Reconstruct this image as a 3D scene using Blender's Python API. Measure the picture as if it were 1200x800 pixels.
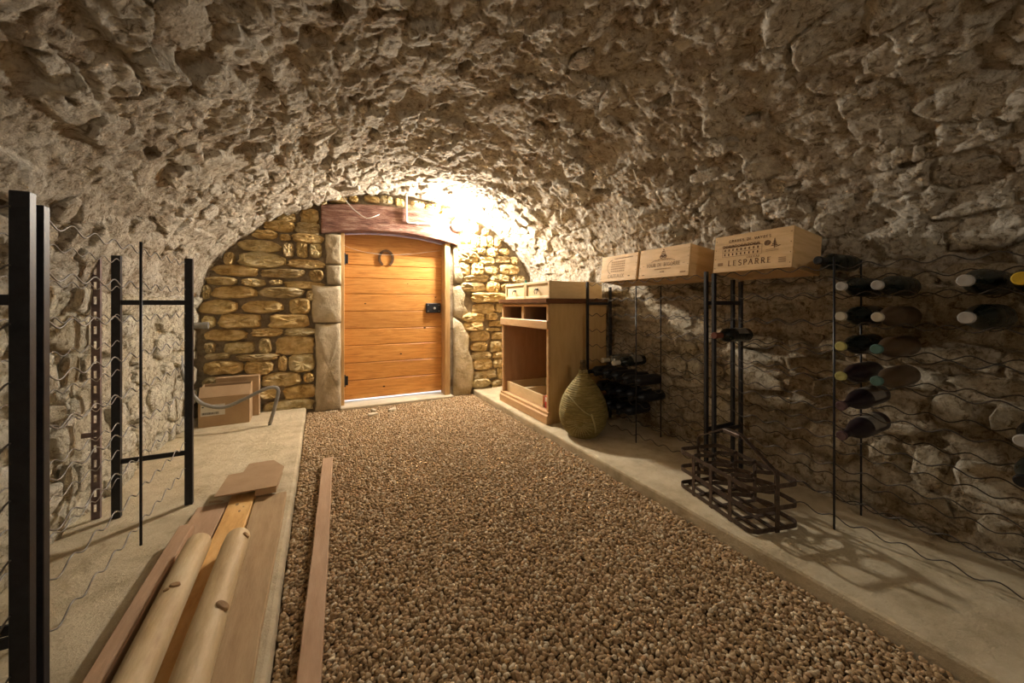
import bpy, bmesh, math, random
import numpy as np
from mathutils import Vector, Matrix

for o in list(bpy.data.objects):
    bpy.data.objects.remove(o, do_unlink=True)
SC = bpy.context.scene
COL = SC.collection
random.seed(7)
PI = math.pi

# ------------------------------------------------------------------ camera
cam_d = bpy.data.cameras.new('camera')
cam = bpy.data.objects.new('camera', cam_d)
COL.objects.link(cam)
cam.location = (0, 0, 1.0)
cam.rotation_euler = (PI / 2, 0, -math.radians(26.72))
cam_d.sensor_width = 36.0
cam_d.lens = 445 / 1200 * 36
cam_d.shift_y = -43 / 1200
cam_d.clip_start = 0.02
SC.camera = cam

# ------------------------------------------------------------------ world (daylight outside the door)
world = bpy.data.worlds.new('daylight')
SC.world = world
world.use_nodes = True
bg = world.node_tree.nodes['Background']
bg.inputs[0].default_value = (0.80, 0.88, 1.0, 1)
bg.inputs[1].default_value = 0.6
SC.view_settings.view_transform = 'Standard'
SC.view_settings.look = 'None'
SC.view_settings.gamma = 1.0
SC.view_settings.use_curve_mapping = False
SC.view_settings.exposure = 2.8
LAMP_DOOR = 260.0      # emission of the lamp globe by the door
LAMP_FILL = 30.0       # emission of the added fill lamp behind the camera
WARM = (1.0, 0.912, 0.79)

# ------------------------------------------------------------------ materials
def nodes_of(name):
    m = bpy.data.materials.new(name)
    m.use_nodes = True
    nt = m.node_tree
    return m, nt, nt.nodes, nt.links, nt.nodes['Principled BSDF']

def ramp(nt, stops):
    r = nt.nodes.new('ShaderNodeValToRGB')
    e = r.color_ramp.elements
    while len(e) < len(stops):
        e.new(0.5)
    for k, (p, c) in enumerate(stops):
        e[k].position = p
        e[k].color = (c[0], c[1], c[2], 1)
    return r

def pmat(name, stops, scale=8, detail=6, rough=0.8, bump=0.0, bscale=60, stretch=(1, 1, 1),
         metal=0.0, var=0.0, rnd=None, distort=0.0, bump2=None, spec=0.3):
    """noise -> colour ramp; optional per-object value variation or per-object ramp; bump"""
    m, nt, N, L, B = nodes_of(name)
    tc = N.new('ShaderNodeTexCoord')
    mp = N.new('ShaderNodeMapping')
    mp.inputs['Scale'].default_value = stretch
    L.new(tc.outputs['Object'], mp.inputs[0])
    oi = N.new('ShaderNodeObjectInfo')
    ad = N.new('ShaderNodeVectorMath')
    ad.operation = 'ADD'
    mu = N.new('ShaderNodeVectorMath')
    mu.operation = 'SCALE'
    mu.inputs[0].default_value = (13, 7, 29)
    L.new(oi.outputs['Random'], mu.inputs['Scale'])
    L.new(mp.outputs[0], ad.inputs[0])
    L.new(mu.outputs[0], ad.inputs[1])
    nz = N.new('ShaderNodeTexNoise')
    nz.inputs['Scale'].default_value = scale
    nz.inputs['Detail'].default_value = detail
    nz.inputs['Roughness'].default_value = 0.65
    nz.inputs['Distortion'].default_value = distort
    L.new(ad.outputs[0], nz.inputs[0])
    rp = ramp(nt, stops)
    L.new(nz.outputs['Fac'], rp.inputs[0])
    col = rp.outputs[0]
    if rnd:
        r2 = ramp(nt, rnd)
        L.new(oi.outputs['Random'], r2.inputs[0])
        mx = N.new('ShaderNodeMix')
        mx.data_type = 'RGBA'
        mx.blend_type = 'MULTIPLY'
        mx.inputs[0].default_value = 1.0
        L.new(col, mx.inputs[6])
        L.new(r2.outputs[0], mx.inputs[7])
        col = mx.outputs[2]
    if var:
        hs = N.new('ShaderNodeHueSaturation')
        ma = N.new('ShaderNodeMath')
        ma.operation = 'MULTIPLY_ADD'
        ma.inputs[1].default_value = 2 * var
        ma.inputs[2].default_value = 1 - var
        L.new(oi.outputs['Random'], ma.inputs[0])
        L.new(ma.outputs[0], hs.inputs['Value'])
        L.new(col, hs.inputs['Color'])
        col = hs.outputs[0]
    L.new(col, B.inputs['Base Color'])
    B.inputs['Roughness'].default_value = rough
    B.inputs['Metallic'].default_value = metal
    B.inputs['Specular IOR Level'].default_value = spec
    if bump:
        b2 = N.new('ShaderNodeTexNoise')
        b2.inputs['Scale'].default_value = bscale
        b2.inputs['Detail'].default_value = 8
        b2.inputs['Roughness'].default_value = 0.7
        L.new(ad.outputs[0], b2.inputs[0])
        bp = N.new('ShaderNodeBump')
        bp.inputs['Strength'].default_value = 1.0
        bp.inputs['Distance'].default_value = bump
        L.new(b2.outputs['Fac'], bp.inputs['Height'])
        L.new(bp.outputs[0], B.inputs['Normal'])
    return m

M = {}
M['gold_stone'] = pmat('golden_limestone', [(0.28, (0.30, 0.20, 0.085)), (0.46, (0.60, 0.47, 0.25)), (0.70, (0.84, 0.74, 0.52))],
                       scale=11, detail=11, bump=0.022, bscale=26, rough=0.92, spec=0.1,
                       rnd=[(0, (1.0, 0.86, 0.66)), (0.35, (0.95, 0.95, 0.9)), (0.6, (0.80, 0.76, 0.72)), (0.8, (1.0, 0.86, 0.62)), (1, (1.0, 1.0, 0.95))])
M['jamb'] = pmat('dressed_stone', [(0.3, (0.34, 0.27, 0.17)), (0.7, (0.58, 0.49, 0.35))], scale=7, bump=0.012, bscale=30, rough=0.93, var=0.1)
M['rough_jamb'] = pmat('rendered_stone', [(0.3, (0.40, 0.30, 0.15)), (0.7, (0.70, 0.60, 0.42))], scale=9, bump=0.03, bscale=26, rough=0.93, var=0.08)
M['mortar'] = pmat('lime_mortar', [(0.3, (0.19, 0.14, 0.085)), (0.7, (0.42, 0.34, 0.23))], scale=14, bump=0.02, bscale=40, rough=0.95)
M['lintel'] = pmat('old_oak_beam', [(0.3, (0.10, 0.04, 0.025)), (0.5, (0.30, 0.14, 0.095)), (0.7, (0.55, 0.36, 0.27))], scale=7, detail=10,
                   stretch=(1, 4, 6), bump=0.03, bscale=16, rough=0.85)
M['door_wood'] = pmat('varnished_pine', [(0.25, (0.36, 0.13, 0.028)), (0.5, (0.60, 0.27, 0.065)), (0.75, (0.72, 0.38, 0.12))], scale=4,
                      stretch=(1.2, 6, 14), bump=0.0015, bscale=12, rough=0.38, var=0.12, distort=0.8, spec=0.45)
M['frame_wood'] = pmat('frame_pine', [(0.3, (0.42, 0.24, 0.09)), (0.7, (0.62, 0.42, 0.20))], scale=5, stretch=(9, 9, 1), bump=0.001, bscale=20, rough=0.6)
M['cab_wood'] = pmat('cabinet_veneer', [(0.3, (0.52, 0.34, 0.14)), (0.7, (0.64, 0.45, 0.21))], scale=4, stretch=(6, 6, 1), rough=0.5, bump=0.0006, bscale=30)
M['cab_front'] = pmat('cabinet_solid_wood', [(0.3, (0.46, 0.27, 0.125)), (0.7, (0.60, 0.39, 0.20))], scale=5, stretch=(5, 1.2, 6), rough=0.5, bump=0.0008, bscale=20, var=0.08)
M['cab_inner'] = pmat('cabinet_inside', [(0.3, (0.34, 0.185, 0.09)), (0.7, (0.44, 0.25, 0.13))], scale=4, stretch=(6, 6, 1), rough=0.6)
M['cab_top'] = pmat('dark_varnished_top', [(0.3, (0.09, 0.035, 0.015)), (0.7, (0.17, 0.075, 0.03))], scale=6, stretch=(1, 4, 6), rough=0.35)
M['drawer_wood'] = pmat('drawer_pine', [(0.3, (0.62, 0.47, 0.25)), (0.7, (0.75, 0.60, 0.36))], scale=4, stretch=(2, 2, 8), rough=0.55)
M['crate'] = pmat('wine_crate_pine', [(0.25, (0.52, 0.33, 0.15)), (0.5, (0.66, 0.45, 0.23)), (0.75, (0.74, 0.53, 0.30))], scale=3,
                  stretch=(1.5, 1.5, 16), rough=0.65, bump=0.0005, bscale=18, var=0.05, distort=0.5)
M['ink'] = pmat('burnt_ink', [(0.3, (0.085, 0.035, 0.016)), (0.7, (0.16, 0.075, 0.035))], scale=60, rough=0.9)
M['ink_soft'] = pmat('faint_ink', [(0.3, (0.26, 0.15, 0.07)), (0.7, (0.36, 0.22, 0.11))], scale=60, rough=0.9)
M['black_metal'] = pmat('black_painted_steel', [(0.3, (0.008, 0.008, 0.010)), (0.7, (0.022, 0.022, 0.026))], scale=40, rough=0.42, bump=0.0003, bscale=200, spec=0.4)
M['wire'] = pmat('dull_steel_wire', [(0.3, (0.05, 0.042, 0.035)), (0.7, (0.11, 0.095, 0.08))], scale=60, rough=0.45, metal=0.6)
M['wire_light'] = pmat('galvanised_wire', [(0.3, (0.16, 0.145, 0.13)), (0.7, (0.30, 0.28, 0.25))], scale=60, rough=0.4, metal=0.5)
M['slot_metal'] = pmat('rusty_slotted_angle', [(0.3, (0.12, 0.085, 0.08)), (0.7, (0.24, 0.17, 0.155))], scale=30, rough=0.6, metal=0.2)
M['iron'] = pmat('old_iron_strap', [(0.3, (0.05, 0.035, 0.025)), (0.7, (0.14, 0.10, 0.075))], scale=40, rough=0.5, metal=0.55, bump=0.0006, bscale=150)
M['horseshoe'] = pmat('rusty_iron', [(0.3, (0.05, 0.025, 0.012)), (0.7, (0.14, 0.07, 0.03))], scale=40, rough=0.7, metal=0.3)
M['concrete'] = pmat('poured_concrete', [(0.25, (0.34, 0.275, 0.17)), (0.5, (0.54, 0.455, 0.31)), (0.75, (0.66, 0.58, 0.42))], scale=7, detail=12, rough=0.92, spec=0.1, bump=0.008, bscale=45)
M['floor_earth'] = pmat('beaten_earth', [(0.3, (0.10, 0.065, 0.035)), (0.7, (0.20, 0.14, 0.08))], scale=20, rough=0.95, bump=0.004, bscale=60)
M['pebble'] = pmat('river_gravel', [(0.3, (0.80, 0.80, 0.80)), (0.7, (1, 1, 1))], scale=3, rough=0.95, spec=0.05,
                   rnd=[(0, (0.24, 0.155, 0.08)), (0.25, (0.43, 0.30, 0.165)), (0.5, (0.54, 0.39, 0.23)), (0.75, (0.47, 0.31, 0.18)), (0.9, (0.64, 0.51, 0.34)), (1, (0.74, 0.63, 0.46))])
M['cardboard'] = pmat('brown_cardboard', [(0.3, (0.38, 0.25, 0.14)), (0.7, (0.48, 0.33, 0.19))], scale=6, rough=0.85, bump=0.0005, bscale=60)
M['card_old'] = pmat('dusty_cardboard', [(0.3, (0.30, 0.19, 0.10)), (0.7, (0.40, 0.27, 0.155))], scale=6, rough=0.9, bump=0.001, bscale=40)
M['paper'] = pmat('white_paper', [(0.3, (0.62, 0.58, 0.50)), (0.7, (0.72, 0.68, 0.60))], scale=20, rough=0.8)
M['label'] = pmat('aged_bottle_label', [(0.3, (0.15, 0.13, 0.105)), (0.7, (0.24, 0.21, 0.17))], scale=20, rough=0.7)
M['log'] = pmat('peeled_round_wood', [(0.25, (0.40, 0.27, 0.13)), (0.5, (0.58, 0.43, 0.24)), (0.75, (0.70, 0.57, 0.36))], scale=5, stretch=(4, 0.8, 4), rough=0.6, bump=0.0015, bscale=14, var=0.06)
M['board'] = pmat('weathered_board', [(0.25, (0.28, 0.18, 0.09)), (0.5, (0.38, 0.26, 0.14)), (0.75, (0.46, 0.33, 0.19))], scale=6, stretch=(5, 0.8, 5), rough=0.85, bump=0.0015, bscale=20, var=0.12)
M['pink_board'] = pmat('dusty_planed_board', [(0.25, (0.34, 0.205, 0.115)), (0.7, (0.48, 0.32, 0.20))], scale=6, stretch=(5, 0.8, 5), rough=0.8, bump=0.001, bscale=20, var=0.06)
M['orange_board'] = pmat('fresh_pine_board', [(0.25, (0.50, 0.25, 0.07)), (0.5, (0.70, 0.42, 0.15)), (0.75, (0.78, 0.52, 0.22))], scale=7, stretch=(4, 1, 4), rough=0.6, bump=0.001, bscale=20)
M['knot'] = pmat('wood_knot', [(0.3, (0.22, 0.12, 0.05)), (0.7, (0.40, 0.25, 0.12))], scale=40, rough=0.8)
M['straw'] = pmat('straw_weave', [(0.25, (0.12, 0.09, 0.025)), (0.5, (0.23, 0.18, 0.06)), (0.8, (0.38, 0.31, 0.12))], scale=14, stretch=(1, 1, 6), rough=0.75, bump=0.002, bscale=60)
M['straw_light'] = pmat('pale_straw', [(0.3, (0.30, 0.25, 0.10)), (0.7, (0.44, 0.38, 0.18))], scale=40, rough=0.7)
M['straw_dark'] = pmat('dark_netting', [(0.3, (0.05, 0.035, 0.015)), (0.7, (0.14, 0.09, 0.04))], scale=40, rough=0.8, bump=0.002, bscale=90)
M['grey_plastic'] = pmat('grey_conduit_plastic', [(0.3, (0.20, 0.19, 0.17)), (0.7, (0.28, 0.265, 0.24))], scale=10, rough=0.5)
M['white_plastic'] = pmat('white_conduit_plastic', [(0.3, (0.72, 0.70, 0.66)), (0.7, (0.80, 0.78, 0.74))], scale=10, rough=0.5)
M['web'] = pmat('dusty_cord', [(0.3, (0.60, 0.55, 0.48)), (0.7, (0.7, 0.66, 0.6))], scale=10, rough=0.9)
M['red'] = pmat('red_packet', [(0.3, (0.42, 0.03, 0.03)), (0.7, (0.52, 0.06, 0.05))], scale=10, rough=0.5)
M['teal'] = pmat('teal_plastic', [(0.3, (0.0, 0.13, 0.11)), (0.7, (0.01, 0.2, 0.17))], scale=10, rough=0.4)
M['lock'] = pmat('dark_lock_steel', [(0.3, (0.018, 0.018, 0.02)), (0.7, (0.045, 0.045, 0.05))], scale=20, rough=0.4, metal=0.6)
M['step'] = pmat('pale_threshold_stone', [(0.3, (0.44, 0.37, 0.26)), (0.7, (0.60, 0.53, 0.40))], scale=8, rough=0.9, bump=0.003, bscale=40)
M['pale_step'] = pmat('pale_outside_stone', [(0.3, (0.7, 0.69, 0.66)), (0.7, (0.8, 0.79, 0.76))], scale=8, rough=0.9)  # white stone of the outside paving

def glass_mat(name, col, rough=0.16, trans=0.0):
    m, nt, N, L, B = nodes_of(name)
    tc = N.new('ShaderNodeTexCoord')
    nz = N.new('ShaderNodeTexNoise')
    nz.inputs['Scale'].default_value = 22
    nz.inputs['Detail'].default_value = 5
    L.new(tc.outputs['Object'], nz.inputs[0])
    d = ramp(nt, [(0.4, col), (0.75, tuple(0.8 * c + 0.012 for c in col))])
    L.new(nz.outputs['Fac'], d.inputs[0])
    L.new(d.outputs[0], B.inputs['Base Color'])
    rr = N.new('ShaderNodeMapRange')
    rr.inputs['To Min'].default_value = rough
    rr.inputs['To Max'].default_value = rough + 0.25
    L.new(nz.outputs['Fac'], rr.inputs['Value'])
    L.new(rr.outputs[0], B.inputs['Roughness'])
    B.inputs['Transmission Weight'].default_value = trans
    B.inputs['IOR'].default_value = 1.45
    B.inputs['Specular IOR Level'].default_value = 0.5
    return m

M['glass_dark'] = glass_mat('dark_green_glass', (0.006, 0.009, 0.006))
M['glass_blue'] = glass_mat('blue_black_glass', (0.008, 0.009, 0.014), 0.2)
M['glass_purple'] = glass_mat('purple_black_glass', (0.016, 0.009, 0.012), 0.2)
M['glass_brown'] = glass_mat('dusty_brown_glass', (0.10, 0.062, 0.032), 0.25, 0.25)
M['glass_clear'] = glass_mat('clear_glass', (0.8, 0.82, 0.8), 0.05, 0.95)
for nm, c in (('cap_white', (0.62, 0.58, 0.5)), ('cap_cream', (0.42, 0.37, 0.28)), ('cap_yellow', (0.36, 0.34, 0.12)),
              ('cap_green', (0.07, 0.14, 0.12)), ('cap_purple', (0.09, 0.05, 0.05)), ('cap_red', (0.15, 0.05, 0.03)),
              ('cap_silver', (0.36, 0.34, 0.31)), ('cap_gold', (0.55, 0.36, 0.03)), ('cap_black', (0.012, 0.012, 0.013))):
    M[nm] = pmat(nm.replace('cap_', '') + '_foil_capsule', [(0.3, tuple(0.85 * k for k in c)), (0.7, c)], scale=40, rough=0.45)

def lamp_mat(name, strength):
    m, nt, N, L, B = nodes_of(name)
    B.inputs['Base Color'].default_value = (0.9, 0.88, 0.84, 1)
    B.inputs['Emission Color'].default_value = (*WARM, 1)
    B.inputs['Emission Strength'].default_value = strength
    return m
M['globe_door'] = lamp_mat('lit_lamp_globe', LAMP_DOOR)
M['globe_fill'] = lamp_mat('added_fill_lamp_globe', LAMP_FILL)

def vault_mat(name, stops, stone=False, bscale=(24, 90), bdist=(0.030, 0.012)):
    """lime-washed rubble: per-stone tone attribute + patches, strong relief"""
    m, nt, N, L, B = nodes_of(name)
    tc = N.new('ShaderNodeNewGeometry')
    at = N.new('ShaderNodeAttribute')
    at.attribute_name = 'tone'
    nz = N.new('ShaderNodeTexNoise')
    nz.inputs['Scale'].default_value = 9
    nz.inputs['Detail'].default_value = 10
    nz.inputs['Roughness'].default_value = 0.7
    L.new(tc.outputs['Position'], nz.inputs[0])
    oi = N.new('ShaderNodeObjectInfo')
    ma = N.new('ShaderNodeMath')
    ma.operation = 'MULTIPLY_ADD'
    ma.inputs[1].default_value = 0.38
    L.new(oi.outputs['Random'] if stone else at.outputs['Fac'], ma.inputs[0])
    m3 = N.new('ShaderNodeMath')
    m3.operation = 'MULTIPLY_ADD'
    m3.inputs[1].default_value = 1.25
    m3.inputs[2].default_value = -0.30
    L.new(nz.outputs['Fac'], m3.inputs[0])
    L.new(m3.outputs[0], ma.inputs[2])
    rp = ramp(nt, stops)
    L.new(ma.outputs[0], rp.inputs[0])
    fl = N.new('ShaderNodeTexNoise')               # flakes where the wash has come off
    fl.inputs['Scale'].default_value = 30
    fl.inputs['Detail'].default_value = 9
    fl.inputs['Roughness'].default_value = 0.72
    fl.inputs['Distortion'].default_value = 0.8
    L.new(tc.outputs['Position'], fl.inputs[0])
    fr = ramp(nt, [(0.38, (0.36, 0.31, 0.25)), (0.45, (0.80, 0.77, 0.72)), (0.52, (1, 1, 1)), (0.66, (1.08, 1.08, 1.06))])
    L.new(fl.outputs['Fac'], fr.inputs[0])
    fm = N.new('ShaderNodeMix')
    fm.data_type = 'RGBA'
    fm.blend_type = 'MULTIPLY'
    fm.inputs[0].default_value = 1.0
    L.new(rp.outputs[0], fm.inputs[6])
    L.new(fr.outputs[0], fm.inputs[7])
    L.new(fm.outputs[2], B.inputs['Base Color'])
    B.inputs['Roughness'].default_value = 0.95
    B.inputs['Specular IOR Level'].default_value = 0.05
    prev = None
    for sc_, di in zip(bscale, bdist):
        b2 = N.new('ShaderNodeTexNoise')
        b2.inputs['Scale'].default_value = sc_
        b2.inputs['Detail'].default_value = 7
        b2.inputs['Roughness'].default_value = 0.68
        b2.inputs['Distortion'].default_value = 0.4
        L.new(tc.outputs['Position'], b2.inputs[0])
        bp = N.new('ShaderNodeBump')
        bp.inputs['Distance'].default_value = di
        L.new(b2.outputs['Fac'], bp.inputs['Height'])
        if prev:
            L.new(prev.outputs[0], bp.inputs['Normal'])
        prev = bp
    L.new(prev.outputs[0], B.inputs['Normal'])
    return m
M['vault'] = vault_mat('limewashed_rubble', [(0.10, (0.20, 0.15, 0.10)), (0.28, (0.42, 0.34, 0.25)), (0.48, (0.62, 0.55, 0.44)), (0.8, (0.80, 0.75, 0.65))])
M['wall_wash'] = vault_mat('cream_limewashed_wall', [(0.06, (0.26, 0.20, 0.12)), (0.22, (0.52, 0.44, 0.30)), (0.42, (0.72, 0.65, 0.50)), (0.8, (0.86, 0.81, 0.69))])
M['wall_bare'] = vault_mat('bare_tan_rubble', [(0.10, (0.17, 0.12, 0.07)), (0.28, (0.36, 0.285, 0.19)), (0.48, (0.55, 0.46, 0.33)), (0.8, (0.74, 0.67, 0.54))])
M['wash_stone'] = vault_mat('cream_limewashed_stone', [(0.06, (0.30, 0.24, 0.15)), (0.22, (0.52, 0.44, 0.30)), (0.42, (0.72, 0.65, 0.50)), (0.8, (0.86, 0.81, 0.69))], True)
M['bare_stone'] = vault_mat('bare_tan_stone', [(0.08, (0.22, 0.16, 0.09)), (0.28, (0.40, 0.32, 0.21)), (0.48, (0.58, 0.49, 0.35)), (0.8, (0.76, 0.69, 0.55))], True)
M['vault_stone'] = vault_mat('limewashed_stone', [(0.08, (0.24, 0.18, 0.12)), (0.28, (0.44, 0.36, 0.26)), (0.48, (0.62, 0.55, 0.44)), (0.8, (0.80, 0.75, 0.65))], True)

# ------------------------------------------------------------------ mesh helpers
class MB:
    def __init__(s):
        s.bm = bmesh.new()

    def box(s, x0, x1, y0, y1, z0, z1, bev=0.0, mat=None):
        vs = [s.bm.verts.new((x, y, z)) for x in (x0, x1) for y in (y0, y1) for z in (z0, z1)]
        fs = [s.bm.faces.new([vs[i] for i in q]) for q in
              ((0, 1, 3, 2), (4, 6, 7, 5), (0, 4, 5, 1), (2, 3, 7, 6), (0, 2, 6, 4), (1, 5, 7, 3))]
        if bev:
            es = list({e for f in fs for e in f.edges})
            r = bmesh.ops.bevel(s.bm, geom=es, offset=bev, segments=1, affect='EDGES', profile=0.5)
            vs = list({v for f in r['faces'] for v in f.verts} | {v for v in vs if v.is_valid})
        if mat is not None:
            bmesh.ops.transform(s.bm, matrix=mat, verts=[v for v in vs if v.is_valid])
        return s

    def tube(s, pts, r, n=8, cap=True, closed=False):
        pts = [Vector(p) for p in pts]
        k = len(pts)
        rs = r if isinstance(r, (list, tuple)) else [r] * k
        rings = []
        up = None
        for i in range(k):
            if closed:
                d = pts[(i + 1) % k] - pts[i - 1]
            else:
                d = pts[min(i + 1, k - 1)] - pts[max(i - 1, 0)]
            d.normalize()
            if up is None:
                up = Vector((0, 0, 1)) if abs(d.z) < 0.9 else Vector((1, 0, 0))
            a = d.cross(up).normalized()
            b = a.cross(d).normalized()
            up = b
            rings.append([s.bm.verts.new(pts[i] + rs[i] * (math.cos(2 * PI * j / n) * a + math.sin(2 * PI * j / n) * b)) for j in range(n)])
        for i in range(k if closed else k - 1):
            A, C = rings[i], rings[(i + 1) % k]
            for j in range(n):
                s.bm.faces.new((A[j], A[(j + 1) % n], C[(j + 1) % n], C[j]))
        if cap and not closed:
            s.bm.faces.new(rings[0][::-1])
            s.bm.faces.new(rings[-1])
        return s

    def lathe(s, prof, n=20, mat=None):
        """prof: (radius, height) from bottom to top about local z"""
        rings = []
        for r, z in prof:
            if r < 1e-6:
                rings.append([s.bm.verts.new((0, 0, z))])
            else:
                rings.append([s.bm.verts.new((r * math.cos(2 * PI * j / n), r * math.sin(2 * PI * j / n), z)) for j in range(n)])
        for A, C in zip(rings, rings[1:]):
            for j in range(n):
                a0, a1 = A[j % len(A)], A[(j + 1) % len(A)]
                c0, c1 = C[j % len(C)], C[(j + 1) % len(C)]
                f = []
                for v in (a0, a1, c1, c0):
                    if v not in f:
                        f.append(v)
                if len(f) > 2:
                    s.bm.faces.new(f)
        if mat is not None:
            bmesh.ops.transform(s.bm, matrix=mat, verts=[v for R in rings for v in R])
        return s

    def strap(s, pts, hw, th, up=(0, 0, 1), closed=False):
        """flat bar along pts, hw half-height along up, th thickness sideways"""
        pts = [Vector(p) for p in pts]
        up = Vector(up)
        k = len(pts)
        rings = []
        for i in range(k):
            d = (pts[(i + 1) % k] - pts[i - 1]) if closed else (pts[min(i + 1, k - 1)] - pts[max(i - 1, 0)])
            d.normalize()
            a = d.cross(up)
            a = a.normalized() if a.length > 1e-4 else Vector((1, 0, 0))
            b = a.cross(d).normalized()
            rings.append([s.bm.verts.new(pts[i] + a * sx * th / 2 + b * sz * hw) for sx, sz in ((-1, -1), (1, -1), (1, 1), (-1, 1))])
        for i in range(k if closed else k - 1):
            A, C = rings[i], rings[(i + 1) % k]
            for j in range(4):
                s.bm.faces.new((A[j], A[(j + 1) % 4], C[(j + 1) % 4], C[j]))
        if not closed:
            s.bm.faces.new(rings[0][::-1])
            s.bm.faces.new(rings[-1])
        return s

    def prism(s, poly, axis, a, b):
        """extrude 2-D poly between a and b along axis ('x': poly is (y,z); 'y': (x,z); 'z': (x,y))"""
        def P(p, t):
            return {'x': (t, p[0], p[1]), 'y': (p[0], t, p[1]), 'z': (p[0], p[1], t)}[axis]
        A = [s.bm.verts.new(P(p, a)) for p in poly]
        C = [s.bm.verts.new(P(p, b)) for p in poly]
        n = len(poly)
        s.bm.faces.new(A)
        s.bm.faces.new(C[::-1])
        for i in range(n):
            s.bm.faces.new((A[i], A[(i + 1) % n], C[(i + 1) % n], C[i]))
        return s

    def sphere(s, c, r, sub=2, scale=(1, 1, 1)):
        bmesh.ops.create_icosphere(s.bm, subdivisions=sub, radius=r, matrix=Matrix.Translation(c) @ Matrix.Diagonal((*scale, 1)))
        return s

    def mesh(s, name, mat, smooth=False):
        bmesh.ops.recalc_face_normals(s.bm, faces=s.bm.faces[:])
        me = bpy.data.meshes.new(name)
        s.bm.to_mesh(me)
        s.bm.free()
        me.materials.append(M[mat] if isinstance(mat, str) else mat)
        if smooth:
            me.polygons.foreach_set('use_smooth', [True] * len(me.polygons))
            if smooth == 'auto':
                me.set_sharp_from_angle(angle=math.radians(40))
        return me

    def build(s, name, mat, parent=None, smooth=False):
        return link(name, s.mesh(name, mat, smooth), parent)

def link(name, me, parent=None, loc=None):
    o = bpy.data.objects.new(name, me)
    COL.objects.link(o)
    if parent is not None:
        o.parent = parent
    if loc is not None:
        o.location = loc
    return o

def tag(o, label, cat, group=None, kind=None):
    o['label'] = label
    o['category'] = cat
    if group:
        o['group'] = group
    if kind:
        o['kind'] = kind
    return o

def thing(name, loc, label, cat, group=None, rz=0.0, kind=None):
    o = bpy.data.objects.new(name, None)
    COL.objects.link(o)
    o.empty_display_size = 0.05
    o.location = loc
    o.rotation_euler = (0, 0, rz)
    return tag(o, label, cat, group, kind)

# ------------------------------------------------------------------ numpy noise
def hsh(i, j, k=0):
    h = (i.astype(np.int64) * 374761393 + j.astype(np.int64) * 668265263 + k * 1442695041) & 0xFFFFFFFF
    h = ((h ^ (h >> 13)) * 1274126177) & 0xFFFFFFFF
    h = ((h ^ (h >> 16)) * 2246822519) & 0xFFFFFFFF
    return ((h ^ (h >> 15)) & 0xFFFFFF) / float(0xFFFFFF)

def vnoise(x, y, k=0):
    i, j = np.floor(x), np.floor(y)
    fx, fy = x - i, y - j
    fx, fy = fx * fx * (3 - 2 * fx), fy * fy * (3 - 2 * fy)
    a, b = hsh(i, j, k), hsh(i + 1, j, k)
    c, d = hsh(i, j + 1, k), hsh(i + 1, j + 1, k)
    return (a * (1 - fx) + b * fx) * (1 - fy) + (c * (1 - fx) + d * fx) * fy

def fbm(x, y, k=0, o=4):
    t, a, s = 0, 0.5, 0
    for q in range(o):
        t = t + a * vnoise(x, y, k + q)
        s += a
        x, y, a = x * 2.03 + 17.3, y * 2.03 + 5.1, a * 0.5
    return t / s

def worley(x, y, k=0):
    i0, j0 = np.floor(x), np.floor(y)
    f1 = np.full(x.shape, 9.0)
    f2 = np.full(x.shape, 9.0)
    bi, bj = np.zeros(x.shape), np.zeros(x.shape)
    bx, by = np.zeros(x.shape), np.zeros(x.shape)
    for di in (-1, 0, 1):
        for dj in (-1, 0, 1):
            i, j = i0 + di, j0 + dj
            dx = x - (i + 0.15 + 0.7 * hsh(i, j, k))
            dy = y - (j + 0.15 + 0.7 * hsh(i, j, k + 1))
            d = np.sqrt(dx * dx + dy * dy)
            near = d < f1
            f2 = np.where(near, f1, np.minimum(f2, d))
            f1 = np.where(near, d, f1)
            bi, bj = np.where(near, i, bi), np.where(near, j, bj)
            bx, by = np.where(near, dx, bx), np.where(near, dy, by)
    return f1, f2, bi, bj, bx, by

# ------------------------------------------------------------------ vault and side walls
PROF = [(-0.93, -0.06), (-0.93, 0.3), (-0.935, 0.65), (-0.92, 0.9), (-0.885, 1.12), (-0.76, 1.42), (-0.46, 1.71), (-0.05, 1.945),
        (0.41, 2.085), (0.83, 2.12), (1.39, 2.025), (1.92, 1.735), (2.215, 1.40), (2.27, 1.1), (2.275, 0.8), (2.27, 0.45), (2.24, 0.2), (2.22, -0.06)]
def catmull(P, n=24):
    P = [np.array(p, float) for p in P]
    P = [2 * P[0] - P[1]] + P + [2 * P[-1] - P[-2]]
    out = []
    for i in range(1, len(P) - 2):
        p0, p1, p2, p3 = P[i - 1:i + 3]
        for t in np.linspace(0, 1, n, endpoint=False):
            out.append(0.5 * (2 * p1 + (p2 - p0) * t + (2 * p0 - 5 * p1 + 4 * p2 - p3) * t * t + (3 * p1 - p0 - 3 * p2 + p3) * t ** 3))
    out.append(P[-2])
    return np.array(out)
CURVE = catmull(PROF)
SEG = np.concatenate([[0], np.cumsum(np.linalg.norm(np.diff(CURVE, axis=0), axis=1))])
SLEN = SEG[-1]

def prof(s):
    s = np.asarray(s, float)
    x, z = np.interp(s, SEG, CURVE[:, 0]), np.interp(s, SEG, CURVE[:, 1])
    e = 0.04
    dx = np.interp(s + e, SEG, CURVE[:, 0]) - np.interp(s - e, SEG, CURVE[:, 0])
    dz = np.interp(s + e, SEG, CURVE[:, 1]) - np.interp(s - e, SEG, CURVE[:, 1])
    l = np.sqrt(dx * dx + dz * dz)
    return x, z, dz / l, -dx / l            # point and inward normal

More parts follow.
